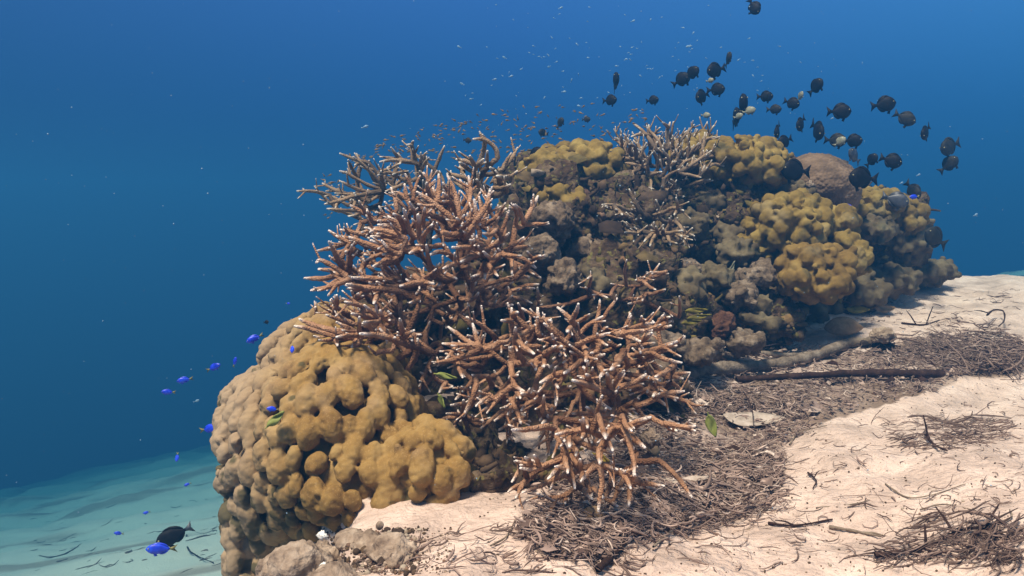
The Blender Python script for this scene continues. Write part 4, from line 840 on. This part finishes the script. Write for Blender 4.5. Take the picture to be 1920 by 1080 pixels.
for a in [(1331, 151, 14, 2.6, 10, 30, 'small white fish squeezed between two black fish'), (1404, 208, 24, 2.65, 15, 25, 'pale greenish fish beside the upper edge-on dark fish'),
          (1384, 218, 17, 2.65, 20, 30, 'pale fish overlapping the lower edge-on dark fish'), (1323, 216, 17, 2.8, 0, 25, 'lone pale fish below the main dark group'),
          (1574, 266, 24, 2.5, 40, 25, 'pale yellowish fish between the dark pair above the dome coral'), (1500, 181, 18, 2.8, 70, 40, 'faint pale fish above the tilted black fish')]:
    fish(*a[:6], 'pale', 'palefish', a[6], group='pale fish among the dark shoal')
fish(327, 1003, 70, 2.0, 204, 14, 'surgeon', 'black', 'black fish with a pale tail base near the blue-green lower seabed', name='reef_fish', tailmat='greyfish')
for a in [(478, 634, 34, 1.9, 205, 'bright blue damselfish, highest of the line sinking beside the mound'), (440, 679, 22, 2.0, 70, 'small blue damselfish rising with a yellowish tail'),
          (400, 689, 32, 1.9, 25, 'bright blue damselfish heading up towards the mound, mid line'), (347, 712, 30, 2.0, 190, 'blue damselfish with dusky tail, next after the mid-line one'),
          (316, 735, 26, 2.1, 175, 'faint blue damselfish farthest from the mound in the line'), (392, 804, 40, 1.7, 12, 'dark blue damselfish with yellow tail touching the edge of the mound'),
          (548, 653, 18, 1.25, 268, 'tiny upright blue damselfish against the pale top of the mound'), (512, 767, 24, 1.2, 172, 'blue damselfish right above the green leaf on the mound'),
          (332, 857, 18, 2.4, 265, 'small upright blue damselfish below the line'), (352, 908, 14, 2.6, 200, 'tiny blue damselfish near the edge of the lower sand'),
          (275, 961, 14, 2.6, 190, 'tiny blue damselfish above the two lowest ones'), (223, 1000, 18, 2.4, 170, 'small blue damselfish hovering over the lower sand'),
          (303, 1029, 56, 1.7, 178, 'largest vivid blue damselfish below the black fish'), (540, 569, 9, 2.4, 0, 'speck-sized blue damselfish high beside the staghorn'),
          (1715, 369, 22, 2.7, 182, 'small violet-blue damselfish under the diving dark fish'), (1585, 387, 24, 2.45, 0, 'small blue damselfish over the low yellow coral pad')]:
    fish(a[0], a[1], a[2], a[3], a[4], 12, 'damsel', 'blue', a[5], tailmat='yellowskin', group='blue damselfish around the reef', name='damselfish')
# swarms of tiny fish, one mesh each
def tiny(kind, spots, mat, label, group, name):
    V, F_ = fish_meshes(1, kind[0], kind[1], .7, .22, .35, .05, 8)['body']; tv, tf = fish_meshes(1, kind[0], kind[1], .7, .22, .35, .05, 8)['tail_fin']
    me = mesh('tiny', np.concatenate([V, tv]), [tuple(q) for q in F_] + [tuple(i + len(V) for i in q) for q in tf]); me.materials.append(M[mat]); me.polygons.foreach_set('use_smooth', np.ones(len(me.polygons), bool))
    rng = np.random.default_rng(len(spots)); first = None
    for px, py, d, l, a in spots:
        o = bpy.data.objects.new(name, me); COL.objects.link(o); o.location = tuple(P(px, py, d)); o.scale = (l * d / F,) * 3
        o.rotation_euler = (0, -rad(a), rng.choice([0, math.pi]) + rng.normal(0, .5)); tag(o, label, 'fish', group)
rng = np.random.default_rng(700); sp = []
while len(sp) < 260:
    x = rng.uniform(600, 1215); top_ = np.interp(x, [600, 700, 850, 1000, 1150, 1215], [330, 262, 225, 195, 190, 205]); bot = np.interp(x, [600, 700, 850, 1000, 1150, 1215], [430, 300, 300, 300, 265, 240])
    y = rng.uniform(top_, bot)
    sp.append((x, y, rng.uniform(2.0, 3.0), rng.uniform(7, 12), rng.normal(5, 30)))
tiny((.34, .16), sp, 'bronze', 'tiny bronze-brown fish of the cloud hanging over the staghorn corals', 'cloud of tiny bronze fish over the corals', 'bronze_fish')
sp = []
while len(sp) < 105:
    x = rng.normal(1130, 210); y = rng.normal(110, 60)
    if 850 < x < 1640 and 8 < y < 215: sp.append((x, y, rng.uniform(2.6, 3.6), rng.choice([5, 7, 10], p=[.5, .35, .15]), rng.normal(15, 30)))
tiny((.34, .16), sp, 'silver', 'tiny silvery fish glinting in the open water above the reef', 'tiny silvery fish in open water', 'silver_fish')
for x, y, l, lb in [(684, 238, 15, 'silvery fish alone in open water above the rear staghorn fan'), (368, 752, 12, 'pale fish chip-sized below the line of blue damselfish'), (958, 143, 10, 'brightest silvery fish of the pair in open water, the upper one'),
                    (927, 149, 10, 'bright silvery fish next to the brightest one in open water'), (1722, 328, 11, 'silvery fish over the far shoulder of the reef'), (1690, 343, 10, 'faint silvery fish beside the diving dark fish'),
                    (1829, 403, 13, 'lone faint silvery fish in open water off the far reef'), (1560, 222, 9, 'small silver fish under the tail of the large oval black fish')]:
    tiny((.36, .16), [(x, y, 2.2, l, 20)], 'silver', lb, 'tiny silvery fish in open water' if 'alone' not in lb else None, 'silver_fish')

# drifting specks in the water
A = Acc(); rng = np.random.default_rng(900); iv, jf = ICO[1]
for _ in range(420):
    d = rng.uniform(.7, 3.4); p = P(rng.uniform(-60, 1980), rng.uniform(-30, 1000), d)
    if p[2] < terr(p[:1], p[1:2])[0] + .05: continue
    A.add(iv * rng.uniform(.00035, .0009) * d ** .5 * rng.uniform(.6, 1.3, 3) + p, jf)
o = link('drifting_specks', A.mesh('drifting_specks'), M['silver']); o['kind'] = 'stuff'; tag(o, 'fine pale particles drifting in the water', 'particles')
